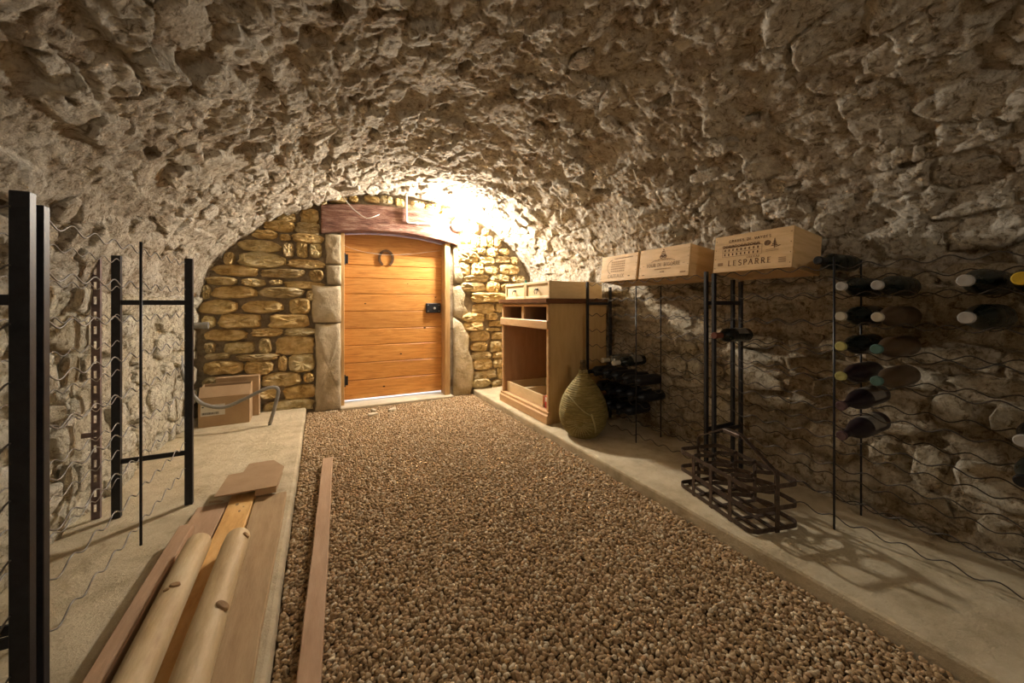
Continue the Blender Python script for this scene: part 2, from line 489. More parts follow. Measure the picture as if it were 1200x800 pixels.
def s_at_z(z, left):
    lo, hi = (0, SLEN / 2) if left else (SLEN, SLEN / 2)
    for _ in range(40):
        mid = (lo + hi) / 2
        if prof(mid)[1] < z:
            lo = mid
        else:
            hi = mid
    return (lo + hi) / 2
S_L, S_R = s_at_z(1.05, True), s_at_z(1.12, False)

def relief(s, y):
    """inward displacement and per-stone tone of the rubble surface"""
    ws = s + 0.05 * (fbm(s * 5, y * 5, 3) - 0.5) + 0.02 * (fbm(s * 19, y * 19, 5) - 0.5)
    wy = y + 0.08 * (fbm(s * 4, y * 4, 9) - 0.5) + 0.02 * (fbm(s * 17, y * 17, 11) - 0.5)
    f1, f2, ci, cj, dx, dy = worley(ws / 0.125, wy / 0.20, 21)
    r, a, b = hsh(ci, cj, 31), hsh(ci, cj, 32), hsh(ci, cj, 33)
    e = np.clip((f2 - f1) / 0.16, 0, 1)
    e = e * e * (3 - 2 * e)
    cover = np.clip(1.9 - 2.2 * fbm(s * 2.2, y * 2.2, 41, 3), 0.15, 1)
    h = cover * e * (0.010 + 0.036 * (r - 0.45) + 0.06 * (a - 0.5) * dx + 0.085 * (b - 0.5) * dy)
    g1, g2, gi, gj, gx, gy = worley(ws / 0.046, wy / 0.058, 51)
    r2, a2, b2 = hsh(gi, gj, 61), hsh(gi, gj, 62), hsh(gi, gj, 63)
    e2 = np.clip((g2 - g1) / 0.16, 0, 1)
    chip = np.clip(3.2 * fbm(s * 3.1, y * 3.1, 45, 3) - 1.05, 0.12, 1)
    h = h + chip * e2 * (0.011 * r2 + 0.022 * (a2 - 0.5) * gx + 0.030 * (b2 - 0.4) * gy)
    h = h + 0.015 * (fbm(s * 34, y * 34, 71, 4) - 0.5) + 0.05 * (fbm(s * 1.3, y * 1.1, 81, 2) - 0.5)
    k1, k2, ki, kj, kx, ky = worley(ws / 0.30, wy / 0.38, 55)          # missing stones: deep pockets
    pk = np.clip((0.12 * (0.4 + hsh(ki, kj, 58)) - np.maximum(np.abs(kx * 1.6 + 0.5 * ky), np.abs(ky * 0.8 - 0.3 * kx)) - 0.10 * (fbm(s * 22, y * 22, 59, 3) - 0.5)) / 0.03, 0, 1)
    h = h - 0.055 * pk * (hsh(ki, kj, 57) > 0.5)
    side = (s < S_L) | (s > S_R)
    fade = np.clip(np.minimum(np.abs(s - S_L), np.abs(s - S_R)) / 0.12, 0, 1)
    h = np.where(side, h * (1 - 0.35 * fade) - 0.016 * fade, h)
    tone = 0.55 * (0.25 + 0.75 * cover) * r + 0.45 * r2
    return h, tone

Y0, Y1 = -1.85, 4.12
def surface(name, sa, sb, parent_label, cat, mat):
    step = 0.0076
    ys = np.concatenate([np.arange(Y0, 0.1, 0.03), np.arange(0.1, Y1, step)])
    ns = max(2, int((sb - sa) / step))
    ss = np.linspace(sa, sb, ns)
    S, Y = np.meshgrid(ss, ys, indexing='ij')
    x, z, nx, nz = prof(S)
    h, tone = relief(S, Y)
    V = np.stack([x + nx * h, Y, z + nz * h], -1).reshape(-1, 3)
    ny = len(ys)
    idx = np.arange(ns * ny).reshape(ns, ny)
    q = np.stack([idx[:-1, :-1], idx[:-1, 1:], idx[1:, 1:], idx[1:, :-1]], -1).reshape(-1, 4)
    me = bpy.data.meshes.new(name)
    me.vertices.add(len(V))
    me.vertices.foreach_set('co', V.astype(np.float32).ravel())
    me.loops.add(q.size)
    me.loops.foreach_set('vertex_index', q.astype(np.int32).ravel())
    me.polygons.add(len(q))
    me.polygons.foreach_set('loop_start', np.arange(0, q.size, 4, dtype=np.int32))
    me.polygons.foreach_set('use_smooth', np.ones(len(q), dtype=bool))
    at = me.attributes.new('tone', 'FLOAT', 'POINT')
    at.data.foreach_set('value', tone.astype(np.float32).ravel())
    me.update()
    me.validate()
    me.materials.append(M[mat])
    o = link(name, me)
    return tag(o, parent_label, cat, kind='structure')

ceiling = surface('ceiling', S_L, S_R, 'rough lime-washed rubble barrel vault over the whole cellar', 'vault', 'vault')
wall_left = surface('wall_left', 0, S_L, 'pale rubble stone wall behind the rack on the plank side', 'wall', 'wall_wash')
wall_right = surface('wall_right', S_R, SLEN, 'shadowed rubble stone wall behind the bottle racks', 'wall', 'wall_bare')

def stone_mesh(name, w, h, t, mat, seed, n=12, sink=0.04, square=3.2, rough=0.25):
    """irregular block: outline in local x (w) / z (h), proud towards local -y by t"""
    rn = random.Random(seed)
    bm = bmesh.new()
    ang = [2 * PI * (k + 0.5 * (rn.random() - 0.5)) / n for k in range(n)]
    rad = []
    for a in ang:
        c, s_ = abs(math.cos(a)), abs(math.sin(a))
        r = (c ** square + s_ ** square) ** (-1 / square)
        rad.append(r * rn.uniform(0.88, 1.04))
    tx, tz = rn.uniform(-0.35, 0.35), rn.uniform(-0.35, 0.35)
    levels = [(1.0, sink, 0), (1.02, -0.3 * t, 0), (0.92, -0.78 * t, rough), (0.74, -0.98 * t, rough), (0.42, -1.0 * t, rough * 1.2)]
    rings = []
    for sc_, y, j in levels:
        ring = []
        for a, r in zip(ang, rad):
            px, pz = r * math.cos(a) * sc_, r * math.sin(a) * sc_
            yy = y
            if j:
                yy = y * (1 + tx * px + tz * pz + j * (rn.random() - 0.5))
            ring.append(bm.verts.new((px * w / 2 * rn.uniform(0.97, 1.03), yy, pz * h / 2 * rn.uniform(0.97, 1.03))))
        rings.append(ring)
    c = bm.verts.new((0.1 * w * (rn.random() - 0.5), -t * rn.uniform(0.95, 1.15), 0))
    for A, C in zip(rings, rings[1:]):
        for k in range(n):
            bm.faces.new((A[k], A[(k + 1) % n], C[(k + 1) % n], C[k]))
    for k in range(n):
        bm.faces.new((rings[-1][k], rings[-1][(k + 1) % n], c))
    bmesh.ops.recalc_face_normals(bm, faces=bm.faces[:])
    me = bpy.data.meshes.new(name)
    bm.to_mesh(me)
    bm.free()
    me.materials.append(M[mat])
    me.polygons.foreach_set('use_smooth', [True] * len(me.polygons))
    me.set_sharp_from_angle(angle=math.radians(28))
    return me

rs = random.Random(11)
STONES = [stone_mesh('stone', 1.0, 1.0, 1.0, 'vault_stone', 100 + k, n=(7, 8, 10)[k % 3], sink=1.6, square=(2.4, 3.5, 5)[k % 3]) for k in range(14)]
def recoloured(mat):
    out = []
    for me_ in STONES:
        c_ = me_.copy()
        c_.materials.clear()
        c_.materials.append(M[mat])
        out.append(c_)
    return out
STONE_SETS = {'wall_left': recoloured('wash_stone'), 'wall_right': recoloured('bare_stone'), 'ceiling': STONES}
def wall_stone(parent, s, y, ws, wy, t, seed):
    """a stone lying in the curved surface: ws along the arc, wy along the room"""
    x, z, nx, nz = (float(v) for v in prof(s))
    nrm = Vector((nx, 0, nz))
    along = Vector((0, 1, 0))
    up = nrm.cross(along)
    R = Matrix((along, -nrm, up)).transposed()      # columns: local x, y, z
    R = R @ Matrix.Rotation(rs.uniform(-0.22, 0.22), 3, 'Y')
    o = bpy.data.objects.new('stone', STONE_SETS[parent.name][seed % len(STONES)])
    COL.objects.link(o)
    o.parent = parent
    o.matrix_local = Matrix.Translation((x, y, z)) @ R.to_4x4() @ Matrix.Diagonal((wy, t, ws, 1))

cnt = 0
for parent, sa, sb, ya, yb in ((wall_left, s_at_z(0.05, True), S_L + 0.03, 1.62, 3.98), (wall_right, S_R - 0.06, s_at_z(0.05, False), 0.32, 3.3)):
    s = sa
    while s < sb - 0.04:
        hrow = rs.uniform(0.07, 0.19)
        y = ya + rs.uniform(-0.1, 0.05)
        while y < yb:
            w = rs.uniform(0.09, 0.40)
            if rs.random() > 0.30:
                wall_stone(parent, s + hrow / 2 + rs.uniform(-0.012, 0.012), y + w / 2, hrow * rs.uniform(0.6, 1.05), w * rs.uniform(0.75, 0.98), rs.uniform(0.006, 0.022) if parent is wall_left else rs.uniform(0.010, 0.028), cnt)
                cnt += 1
            y += w
        s += hrow
placed = []
tries = 0
while len(placed) < 130 and tries < 6000:
    tries += 1
    s, y = rs.uniform(S_L + 0.05, S_R - 0.05), rs.uniform(0.25, 3.85)
    ws, wy = rs.uniform(0.05, 0.13), rs.uniform(0.08, 0.22)
    if all(abs(s - p[0]) > 0.5 * (ws + p[2]) + 0.03 or abs(y - p[1]) > 0.5 * (wy + p[3]) + 0.03 for p in placed):
        placed.append((s, y, ws, wy))
        wall_stone(ceiling, s, y, ws, wy, rs.uniform(0.008, 0.02), rs.randrange(14))

# wall behind the camera, floor, ledges
mb = MB()
mb.box(-1.3, 2.6, -2.1, -1.8, -0.2, 2.5)
tag(mb.build('wall_back', 'jamb'), 'plain stone wall closing the cellar opposite the door', 'wall', kind='structure')
mb = MB()
mb.box(-1.3, 2.6, -2.1, 4.03, -0.10, -0.012)
tag(mb.build('floor', 'floor_earth'), 'beaten earth floor under the gravel', 'floor', kind='structure')

def ledge(xa, xb, front, seed, label):
    """poured slab with a slightly uneven rounded front edge"""
    ys = np.linspace(-1.85, 4.03, 120)
    bm = bmesh.new()
    rows = []
    for k, y in enumerate(ys):
        j = 0.006 * (float(fbm(np.array([y * 3.0]), np.array([seed * 1.0]), 5)[0]) - 0.5)
        sg = 1 if xb > xa else -1
        xf = xa + j
        prof_ = [(xf, -0.05), (xf, 0.046), (xf + sg * 0.004, 0.056), (xf + sg * 0.014, 0.060), (xb, 0.060)]
        rows.append([bm.verts.new((px, y, pz)) for px, pz in prof_])
    for A, C in zip(rows, rows[1:]):
        for q in range(4):
            bm.faces.new((A[q], A[q + 1], C[q + 1], C[q]))
    bm.faces.new(rows[-1])
    bmesh.ops.recalc_face_normals(bm, faces=bm.faces[:])
    me = bpy.data.meshes.new('concrete_ledge')
    bm.to_mesh(me)
    bm.free()
    me.materials.append(M['concrete'])
    tag(link('concrete_ledge', me), label, 'ledge', kind='structure')
ledge(1.515, 2.4, 1, 1, 'pale poured concrete ledge under the crates and bottle racks')
ledge(-0.12, -1.1, -1, 2, 'pale poured concrete ledge carrying planks, logs and cardboard box')

# gravel: tens of thousands of pebbles, one object
rg = np.random.default_rng(5)
pts = []
for layer, (sp, zlo, zhi) in enumerate(((0.0115, -0.010, -0.001), (0.0135, -0.001, 0.007))):
    gx, gy = np.meshgrid(np.arange(-0.115, 1.512, sp), np.arange(-1.0, 4.0, sp))
    gx = gx.ravel() + rg.uniform(-0.6, 0.6, gx.size) * sp
    gy = gy.ravel() + rg.uniform(-0.6, 0.6, gy.size) * sp
    gz = rg.uniform(zlo, zhi, gx.size) + 0.010 * (fbm(gx * 3, gy * 3, 91, 2) - 0.5)
    ok = (gx > -0.113) & (gx < 1.508)
    pts.append(np.stack([gx, gy, gz], -1)[ok])
pts = np.concatenate(pts)
gm = bpy.data.meshes.new('gravel')
gm.vertices.add(len(pts))
gm.vertices.foreach_set('co', pts.astype(np.float32).ravel())
gm.materials.append(M['pebble'])
gravel = link('gravel', gm)
tag(gravel, 'brown and cream river gravel covering the cellar aisle', 'gravel', kind='stuff')
ng = bpy.data.node_groups.new('pebble_scatter', 'GeometryNodeTree')
ng.interface.new_socket('Geometry', in_out='INPUT', socket_type='NodeSocketGeometry')
ng.interface.new_socket('Geometry', in_out='OUTPUT', socket_type='NodeSocketGeometry')
GN, GL = ng.nodes, ng.links
gi, go = GN.new('NodeGroupInput'), GN.new('NodeGroupOutput')
ico = GN.new('GeometryNodeMeshIcoSphere')
ico.inputs['Radius'].default_value = 0.0070
ico.inputs['Subdivisions'].default_value = 2
sp_ = GN.new('GeometryNodeSetPosition')
nzv = GN.new('ShaderNodeTexNoise')
nzv.inputs['Scale'].default_value = 95
nzv.inputs['Detail'].default_value = 0
vm = GN.new('ShaderNodeVectorMath')
vm.operation = 'SUBTRACT'
vm.inputs[1].default_value = (0.5, 0.5, 0.5)
vs_ = GN.new('ShaderNodeVectorMath')
vs_.operation = 'SCALE'
vs_.inputs['Scale'].default_value = 0.006
GL.new(nzv.outputs['Color'], vm.inputs[0])
GL.new(vm.outputs[0], vs_.inputs[0])
GL.new(ico.outputs['Mesh'], sp_.inputs['Geometry'])
GL.new(vs_.outputs[0], sp_.inputs['Offset'])
sm = GN.new('GeometryNodeSetShadeSmooth')
GL.new(sp_.outputs[0], sm.inputs[0])
ms = GN.new('GeometryNodeSetMaterial')
ms.inputs['Material'].default_value = M['pebble']
GL.new(sm.outputs[0], ms.inputs['Geometry'])
ip = GN.new('GeometryNodeInstanceOnPoints')
rr_ = GN.new('FunctionNodeRandomValue')
rr_.data_type = 'FLOAT_VECTOR'
rr_.inputs[0].default_value = (-0.7, -0.7, 0)
rr_.inputs[1].default_value = (0.7, 0.7, 6.283)
rsv = GN.new('FunctionNodeRandomValue')
rsv.data_type = 'FLOAT_VECTOR'
rsv.inputs[0].default_value = (0.8, 0.7, 0.55)
rsv.inputs[1].default_value = (1.6, 1.15, 0.95)
rsv.inputs['Seed'].default_value = 4
GL.new(gi.outputs[0], ip.inputs['Points'])
GL.new(ms.outputs[0], ip.inputs['Instance'])
GL.new(rr_.outputs[0], ip.inputs['Rotation'])
GL.new(rsv.outputs[0], ip.inputs['Scale'])
GL.new(ip.outputs[0], go.inputs[0])
gmod = gravel.modifiers.new('pebbles', 'NODES')
gmod.node_group = ng

# ------------------------------------------------------------------ far wall with the door
OX0, OX1, OZ = 0.175, 1.245, 1.80
bm = bmesh.new()
nx_, nz_ = 80, 56
vx = np.linspace(-1.15, 2.5, nx_)
vz = np.linspace(-0.1, 2.35, nz_)
G = {}
for i, x in enumerate(vx):
    for k, z in enumerate(vz):
        y = 4.0 + 0.035 * (float(fbm(np.array([x * 9]), np.array([z * 9]), 14)[0]) - 0.5)
        G[i, k] = bm.verts.new((x, y, z))
for i in range(nx_ - 1):
    for k in range(nz_ - 1):
        cx, cz = (vx[i] + vx[i + 1]) / 2, (vz[k] + vz[k + 1]) / 2
        if OX0 - 0.02 < cx < OX1 + 0.02 and cz < OZ:
            continue
        bm.faces.new((G[i, k], G[i + 1, k], G[i + 1, k + 1], G[i, k + 1]))
me = bpy.data.meshes.new('wall_far')
bm.to_mesh(me)
bm.free()
me.materials.append(M['mortar'])
for p in me.polygons:
    p.use_smooth = True
wall_far = tag(link('wall_far', me), 'golden limestone rubble end wall around the wooden door', 'wall', kind='structure')
MB().box(-1.3, OX0, 4.02, 4.36, -0.2, 2.5).build('wall_core', 'mortar', wall_far)
MB().box(OX1, 2.6, 4.02, 4.36, -0.2, 2.5).build('wall_core', 'mortar', wall_far)
MB().box(OX0, OX1, 4.02, 4.36, OZ + 0.1, 2.5).build('wall_core', 'mortar', wall_far)

STONE_LIST = """-0.28,1.789,0.156,0.086 -0.09,1.823,0.151,0.146 -0.333,1.706,0.237,0.097 -0.102,1.703,0.201,0.108 -0.441,1.622,0.188,0.079 -0.287,1.607,0.086,0.058 -0.104,1.61,0.256,0.083 -0.482,1.515,0.318,0.111 -0.263,1.497,0.087,0.137 -0.153,1.505,0.089,0.139 -0.04,1.505,0.102,0.126 -0.702,1.396,0.079,0.105 -0.462,1.396,0.35,0.136 -0.115,1.377,0.32,0.085 -0.654,1.294,0.314,0.093 -0.299,1.282,0.341,0.078 -0.036,1.272,0.12,0.109 -0.753,1.202,0.211,0.07 -0.526,1.193,0.173,0.075 -0.357,1.202,0.106,0.047 -0.134,1.181,0.321,0.068 -0.861,1.109,0.072,0.121 -0.657,1.109,0.308,0.103 -0.307,1.112,0.357,0.097 -0.08,1.084,0.081,0.106 -0.768,0.981,0.267,0.12 -0.456,0.979,0.304,0.111 -0.172,0.985,0.173,0.147 -0.842,0.857,0.103,0.098 -0.622,0.86,0.295,0.12 -0.25,0.853,0.324,0.126 -0.726,0.739,0.302,0.097 -0.424,0.756,0.235,0.071 -0.166,0.751,0.252,0.079 -0.83,0.64,0.066,0.088 -0.626,0.627,0.223,0.101 -0.439,0.634,0.092,0.136 -0.208,0.63,0.31,0.171 -0.779,0.565,0.168,0.052 -0.488,0.539,0.306,0.06 -0.74,0.466,0.277,0.115 -0.487,0.449,0.211,0.125 -0.308,0.468,0.076,0.136 -0.157,0.464,0.208,0.158 -0.786,0.339,0.182,0.104 -0.585,0.312,0.199,0.144 -0.316,0.329,0.316,0.122 -0.1,0.328,0.096,0.088 -0.172,0.203,0.254,0.13 -0.406,0.215,0.167,0.096 -0.77,0.194,0.214,0.13 -0.254,0.082,0.418,0.114 0.006,1.958,0.096,0.064 0.144,2.0,0.168,0.066 0.283,2.028,0.083,0.07 0.453,2.045,0.144,0.07 0.596,2.055,0.125,0.075 0.72,2.048,0.092,0.069 0.901,2.045,0.144,0.066 1.064,2.028,0.149,0.07 1.211,2.001,0.13,0.08 1.441,1.625,0.224,0.078 1.616,1.608,0.105,0.065 1.72,1.721,0.087,0.131 1.818,1.717,0.102,0.11 1.744,1.598,0.119,0.102 1.906,1.618,0.123,0.079 1.456,1.529,0.255,0.117 1.685,1.498,0.189,0.091 1.882,1.524,0.188,0.086 2.031,1.519,0.093,0.09 1.417,1.395,0.134,0.141 1.571,1.403,0.149,0.14 1.739,1.398,0.178,0.102 1.969,1.411,0.25,0.128 1.551,1.29,0.298,0.079 1.85,1.308,0.236,0.084 2.08,1.301,0.184,0.094 1.509,1.199,0.303,0.1 1.758,1.208,0.172,0.124 1.931,1.203,0.157,0.094 1.705,1.082,0.426,0.106 1.643,0.953,0.273,0.123 1.865,0.963,0.155,0.103 1.524,0.857,0.274,0.1 1.744,0.87,0.151,0.085 1.516,0.758,0.228,0.1 1.813,0.783,0.194,0.066 1.766,0.717,0.184,0.039 1.59,0.648,0.262,0.123 1.81,0.644,0.129,0.081 1.593,0.53,0.208,0.108 1.796,0.519,0.156,0.125 1.617,0.431,0.24,0.086 1.818,0.419,0.113,0.074 1.634,0.331,0.244,0.133 1.82,0.328,0.108,0.093 1.664,0.211,0.274,0.101 1.617,0.118,0.225,0.108 1.81,0.082,0.145,0.103 1.846,0.207,0.073,0.125 1.385,1.93,0.16,0.10 1.52,1.86,0.12,0.12 1.425,1.73,0.135,0.11 1.545,1.721,0.10,0.124 1.64,1.713,0.086,0.119 1.661,1.824,0.086,0.073"""
rows = [tuple(float(v) for v in r.split(',')) for r in STONE_LIST.split()]
z = 0.1
while z < 1.25:                                   # stones partly hidden behind the cabinet
    x = 1.95 + rs.uniform(0, 0.05)
    while x < 2.2:
        w = rs.uniform(0.1, 0.2)
        rows.append((x + w / 2, z, w * 0.94, 0.1))
        x += w
    z += 0.115
for k, (x, z, w, h) in enumerate(rows):
    o = link('stone', stone_mesh('stone', w * 1.03, h * 1.06, rs.uniform(0.035, 0.065), 'gold_stone', 500 + k, n=18, square=rs.choice((2.6, 3.5, 5.0)), rough=0.42), wall_far, (x, 4.0, z))
    o.rotation_euler = (0, rs.uniform(-0.05, 0.05), 0)
    if z == 1.082 and w > 0.4:
        o.location.y = 3.97                       # the stone that juts out like a small shelf
# dressed jamb blocks beside the hinges
# rendered rough jamb on the lock side
def rough_block(poly, y0, y1, seed, mat='rough_jamb', frac=0.25):
    bm = bmesh.new()
    n = len(poly)
    cx, cz = sum(p[0] for p in poly) / n, sum(p[1] for p in poly) / n
    rn = random.Random(seed)
    rings = []
    for f, y in ((1.0, y1), (1.0, y0 + 0.02), (0.93, y0), (0.5, y0 - 0.008)):
        rings.append([bm.verts.new((cx + (p[0] - cx) * f, y + rn.uniform(-0.008, 0.008), cz + (p[1] - cz) * f)) for p in poly])
    for A, C in zip(rings, rings[1:]):
        for k in range(n):
            bm.faces.new((A[k], A[(k + 1) % n], C[(k + 1) % n], C[k]))
    c = bm.verts.new((cx, y0 - 0.01, cz))
    for k in range(n):
        bm.faces.new((rings[-1][k], rings[-1][(k + 1) % n], c))
    bmesh.ops.subdivide_edges(bm, edges=bm.edges[:], cuts=1, use_grid_fill=True, fractal=frac, along_normal=0.4, seed=seed)
    bmesh.ops.recalc_face_normals(bm, faces=bm.faces[:])
    me = bpy.data.meshes.new('jamb_stone')
    bm.to_mesh(me)
    bm.free()
    me.materials.append(M[mat])
    for p in me.polygons:
        p.use_smooth = True
    link('jamb_stone', me, wall_far)
for q, (x0, x1, z0, z1) in enumerate(((0.04, 0.172, 1.385, 1.665), (0.05, 0.173, 1.19, 1.375), (-0.07, 0.172, 0.835, 1.18), (-0.045, 0.171, 0.0, 0.825))):
    rj = random.Random(40 + q)
    n_ = max(2, int((z1 - z0) / 0.09))
    left = [(x0 + rj.uniform(-0.008, 0.012), z0 + (z1 - z0) * k / n_) for k in range(n_ + 1)]
    right = [(x1 + rj.uniform(-0.004, 0.002), z0 + (z1 - z0) * k / n_) for k in range(n_ + 1)]
    mid = [((x0 + x1) / 2, z1 + rj.uniform(-0.008, 0.002))], [((x0 + x1) / 2, z0 + rj.uniform(-0.002, 0.008))]
    rough_block(left + mid[0] + right[::-1] + mid[1], 3.945, 4.25, 60 + q, 'jamb', 0.08)
rough_block([(1.29, 0.0), (1.29, 0.3), (1.29, 0.6), (1.29, 0.86), (1.38, 0.80), (1.46, 0.66), (1.45, 0.52), (1.50, 0.40), (1.52, 0.25), (1.50, 0.10), (1.47, 0.0)], 3.945, 4.1, 1)
rough_block([(1.29, 0.88), (1.29, 1.05), (1.29, 1.20), (1.36, 1.22), (1.42, 1.12), (1.40, 1.0), (1.46, 0.92), (1.40, 0.84)], 3.965, 4.1, 2)
rough_block([(1.29, 1.24), (1.29, 1.45), (1.29, 1.64), (1.33, 1.64), (1.34, 1.45), (1.40, 1.30), (1.38, 1.24)], 3.955, 4.1, 3)

# lintel beam
def arc_poly(x0, x1, zb, rb, zt, rt, n=14):
    lo, hi = [], []
    for k in range(n + 1):
        t = k / n
        x = x0 + (x1 - x0) * t
        w = 1 - (2 * t - 1) ** 2
        lo.append((x, zb(t) + rb * w))
        hi.append((x, zt(t) + rt * w))
    return lo + hi[::-1]
mb = MB()
mb.prism(arc_poly(0.0, 1.335, lambda t: 1.665 - 0.025 * t, 0.075, lambda t: 1.925 - 0.03 * t, 0.07), 'y', 3.925, 4.30)
mbm = mb.bm
lint = mb.build('trim_1', 'lintel')
tag(lint, 'weathered reddish oak lintel beam arched over the door', 'lintel', kind='structure')
bv = lint.modifiers.new('bevel', 'BEVEL')
bv.width = 0.012
bv.segments = 2
mb = MB()
mb.box(0.165, 1.27, 3.90, 4.34, -0.05, 0.032, 0.008)
tag(mb.build('trim_2', 'step'), 'pale stone threshold under the wooden door', 'threshold', kind='structure')
mb = MB()
mb.box(-1.5, 3.0, 4.36, 7.0, -0.12, -0.02)
mb.box(0.178, 1.242, 4.122, 4.36, 0.0321, 0.036)
tag(mb.build('doorstep', 'pale_step'), 'pale paving outside glimpsed as a bright slit beneath the door', 'paving', kind='structure')

# door
door = thing('door_1', (0.70, 4.08, 0.032), 'orange varnished pine plank door in the end wall', 'door', kind='structure')
zs = [0.058, 0.245, 0.419, 0.593, 0.759, 0.934, 1.108, 1.266, 1.398, 1.523, 1.665]
def door_top(x):                                  # world x -> underside of the lintel
    t = x / 1.335
    return 1.665 - 0.025 * t + 0.075 * (1 - (2 * t - 1) ** 2) - 0.014
for a, b in zip(zs, zs[1:]):
    mb = MB()
    if b < 1.6:
        mb.box(-0.497, 0.487, 0.0, 0.036, a - 0.032 + 0.0025, b - 0.032 - 0.0025, 0.004)
    else:
        xs = [(-0.497 + 0.984 * k / 12) for k in range(13)]
        poly = [(xs[0], a - 0.0295), (xs[-1], a - 0.0295)] + [(x, door_top(x + 0.70) - 0.032) for x in xs[::-1]]
        mb.prism(poly, 'y', 0.0, 0.036)
    mb.build('plank', 'door_wood', door)
for a in zs[1:-1]:
    MB().box(-0.495, 0.485, 0.012, 0.030, a - 0.032 - 0.012, a - 0.032 + 0.012).build('tongue', 'door_wood', door)
fr = MB().box(0.488, 0.545, -0.124, 0.03, -0.03, 1.63, 0.004).build('frame_post', 'frame_wood', door)
MB().box(-0.528, -0.4975, -0.09, 0.03, -0.03, 1.66, 0.003).build('frame_post', 'frame_wood', door)
mb = MB()
mb.box(0.31, 0.47, -0.030, -0.001, 0.88, 0.985, 0.004)
lk = mb.build('lock_case', 'lock', door)
for x, z in ((0.33, 0.90), (0.45, 0.90), (0.33, 0.965), (0.45, 0.965)):
    MB().sphere((x, -0.031, z), 0.006, 1, (1, 0.5, 1)).build('screw', 'cap_silver', lk)
mb = MB()
mb.lathe([(0.0, 0), (0.013, 0), (0.013, 0.006), (0.0, 0.008)], 12, Matrix.Translation((0.40, -0.030, 0.93)) @ Matrix.Rotation(PI / 2, 4, 'X'))
mb.build('key_cylinder', 'cap_silver', lk)
for z in (0.22, 1.42):
    mb = MB()
    mb.tube([(-0.492, -0.009, z - 0.06), (-0.492, -0.009, z + 0.06)], 0.009, 8)
    mb.box(-0.495, -0.46, -0.004, 0.001, z - 0.045, z + 0.045, 0.001)
    mb.build('hinge', 'lock', door)

for kx, kz, kr in ((0.30, 0.72, 0.011), (0.05, 0.455, 0.009), (-0.12, 0.13, 0.010), (0.42, 1.05, 0.007), (-0.30, 0.98, 0.008), (0.12, 1.19, 0.006)):
    MB().lathe([(0, 0.0012), (kr * 0.6, 0.001), (kr, 0.0001)], 10, Matrix.Translation((kx, 0, kz)) @ Matrix.Rotation(PI / 2, 4, 'X') @ Matrix.Diagonal((1.3, 0.8, 1, 1))).build('knot', 'horseshoe', door, True)
cw = thing('cobweb_strand', (0.20, 4.062, 1.56), 'thin dusty cobweb strand sagging across the door top', 'cobweb')
MB().tube([(0.97 * k / 20 - 0.01, -0.012 + 0.008 * math.sin(k), 0.03 - 0.085 * math.sin(PI * (k / 20) ** 0.8) * (1 - 0.2 * k / 20)) for k in range(21)], 0.0016, 5).build('thread', 'web', cw, True)
hs = thing('horseshoe', (0.60, 4.078, 1.40), 'rusty horseshoe nailed to the upper planks of the door', 'horseshoe')
mb = MB()
path = []
for k in range(25):
    a = math.radians(-62 + 304 * k / 24)
    path.append((0.066 * math.cos(a), -0.008, 0.078 + 0.078 * math.sin(a)))
mb.strap(path, 0.0055, 0.024, (0, 1, 0))
sh = mb.build('shoe', 'horseshoe', hs)
for k in (5, 8, 16, 19):
    MB().sphere((path[k][0], -0.015, path[k][2]), 0.0045, 1).build('nail', 'lock', hs)

# lamps
def bulkhead(loc, rz, globe, label, name='wall_lamp'):
    t = thing(name, loc, label, 'lamp', rz=rz)
    R = Matrix.Rotation(PI / 2, 4, 'X')
    MB().lathe([(0, 0), (0.060, 0), (0.066, 0.012), (0.066, 0.06), (0.060, 0.075), (0.0, 0.075)], 24, R).build('base', 'white_plastic', t, 'auto')
    MB().lathe([(0.056, 0.076), (0.058, 0.095), (0.053, 0.12), (0.038, 0.14), (0.018, 0.149), (0, 0.151)], 24, R).build('globe', globe, t, True)
    return t
bulkhead((1.305, 3.935, 1.850), 0, 'globe_door', 'glowing round wall lamp beside the lintel over the door')
bulkhead((0.65, -1.798, 1.75), PI, 'globe_fill', 'added unseen fill lamp on the plain wall opposite the door')  # added fill lamp, out of view, brightens the near end of the cellar
c = thing('lamp_conduit', (0.775, 3.915, 1.83), 'thin white cable conduit bent across the oak lintel to the lamp', 'conduit')
MB().tube([(0, -0.004, 0.30), (0, -0.004, 0.02), (0.005, -0.004, 0.005), (0.02, -0.004, 0.0), (0.30, -0.004, 0.012), (0.47, 0.0, 0.022)], 0.0085, 8).build('pipe', 'white_plastic', c, True)
MB().box(0.10, 0.125, -0.014, 0.012, -0.008, 0.016, 0.002).build('clip', 'white_plastic', c)
MB().box(0.24, 0.265, -0.014, 0.012, -0.003, 0.024, 0.002).build('clip', 'white_plastic', c)
w = thing('loose_cord', (0.15, 3.90, 1.83), 'loose pale cord sagging over the oak lintel', 'cord')
MB().tube([(0.02, 0.0, 0.21), (0.06, -0.004, 0.15), (0.12, -0.006, 0.08), (0.20, -0.008, 0.02), (0.245, -0.01, 0.0), (0.29, -0.008, 0.015), (0.36, -0.004, 0.05)], 0.004, 6).build('cord', 'web', w, True)

# ------------------------------------------------------------------ wire bottle racks
PER, Y_DIP = 0.11, 0.767
def wire_mesh(length, phase, amp=0.011, r=0.0022, mat='wire'):
    k = int(length / PER * 8)
    p = []
    for i in range(k + 1):
        y = -length * i / k
        p.append((0, y, -amp * math.cos(2 * PI * (y + phase) / PER)))
    return MB().tube(p, r, 5).mesh('wire', mat, True)

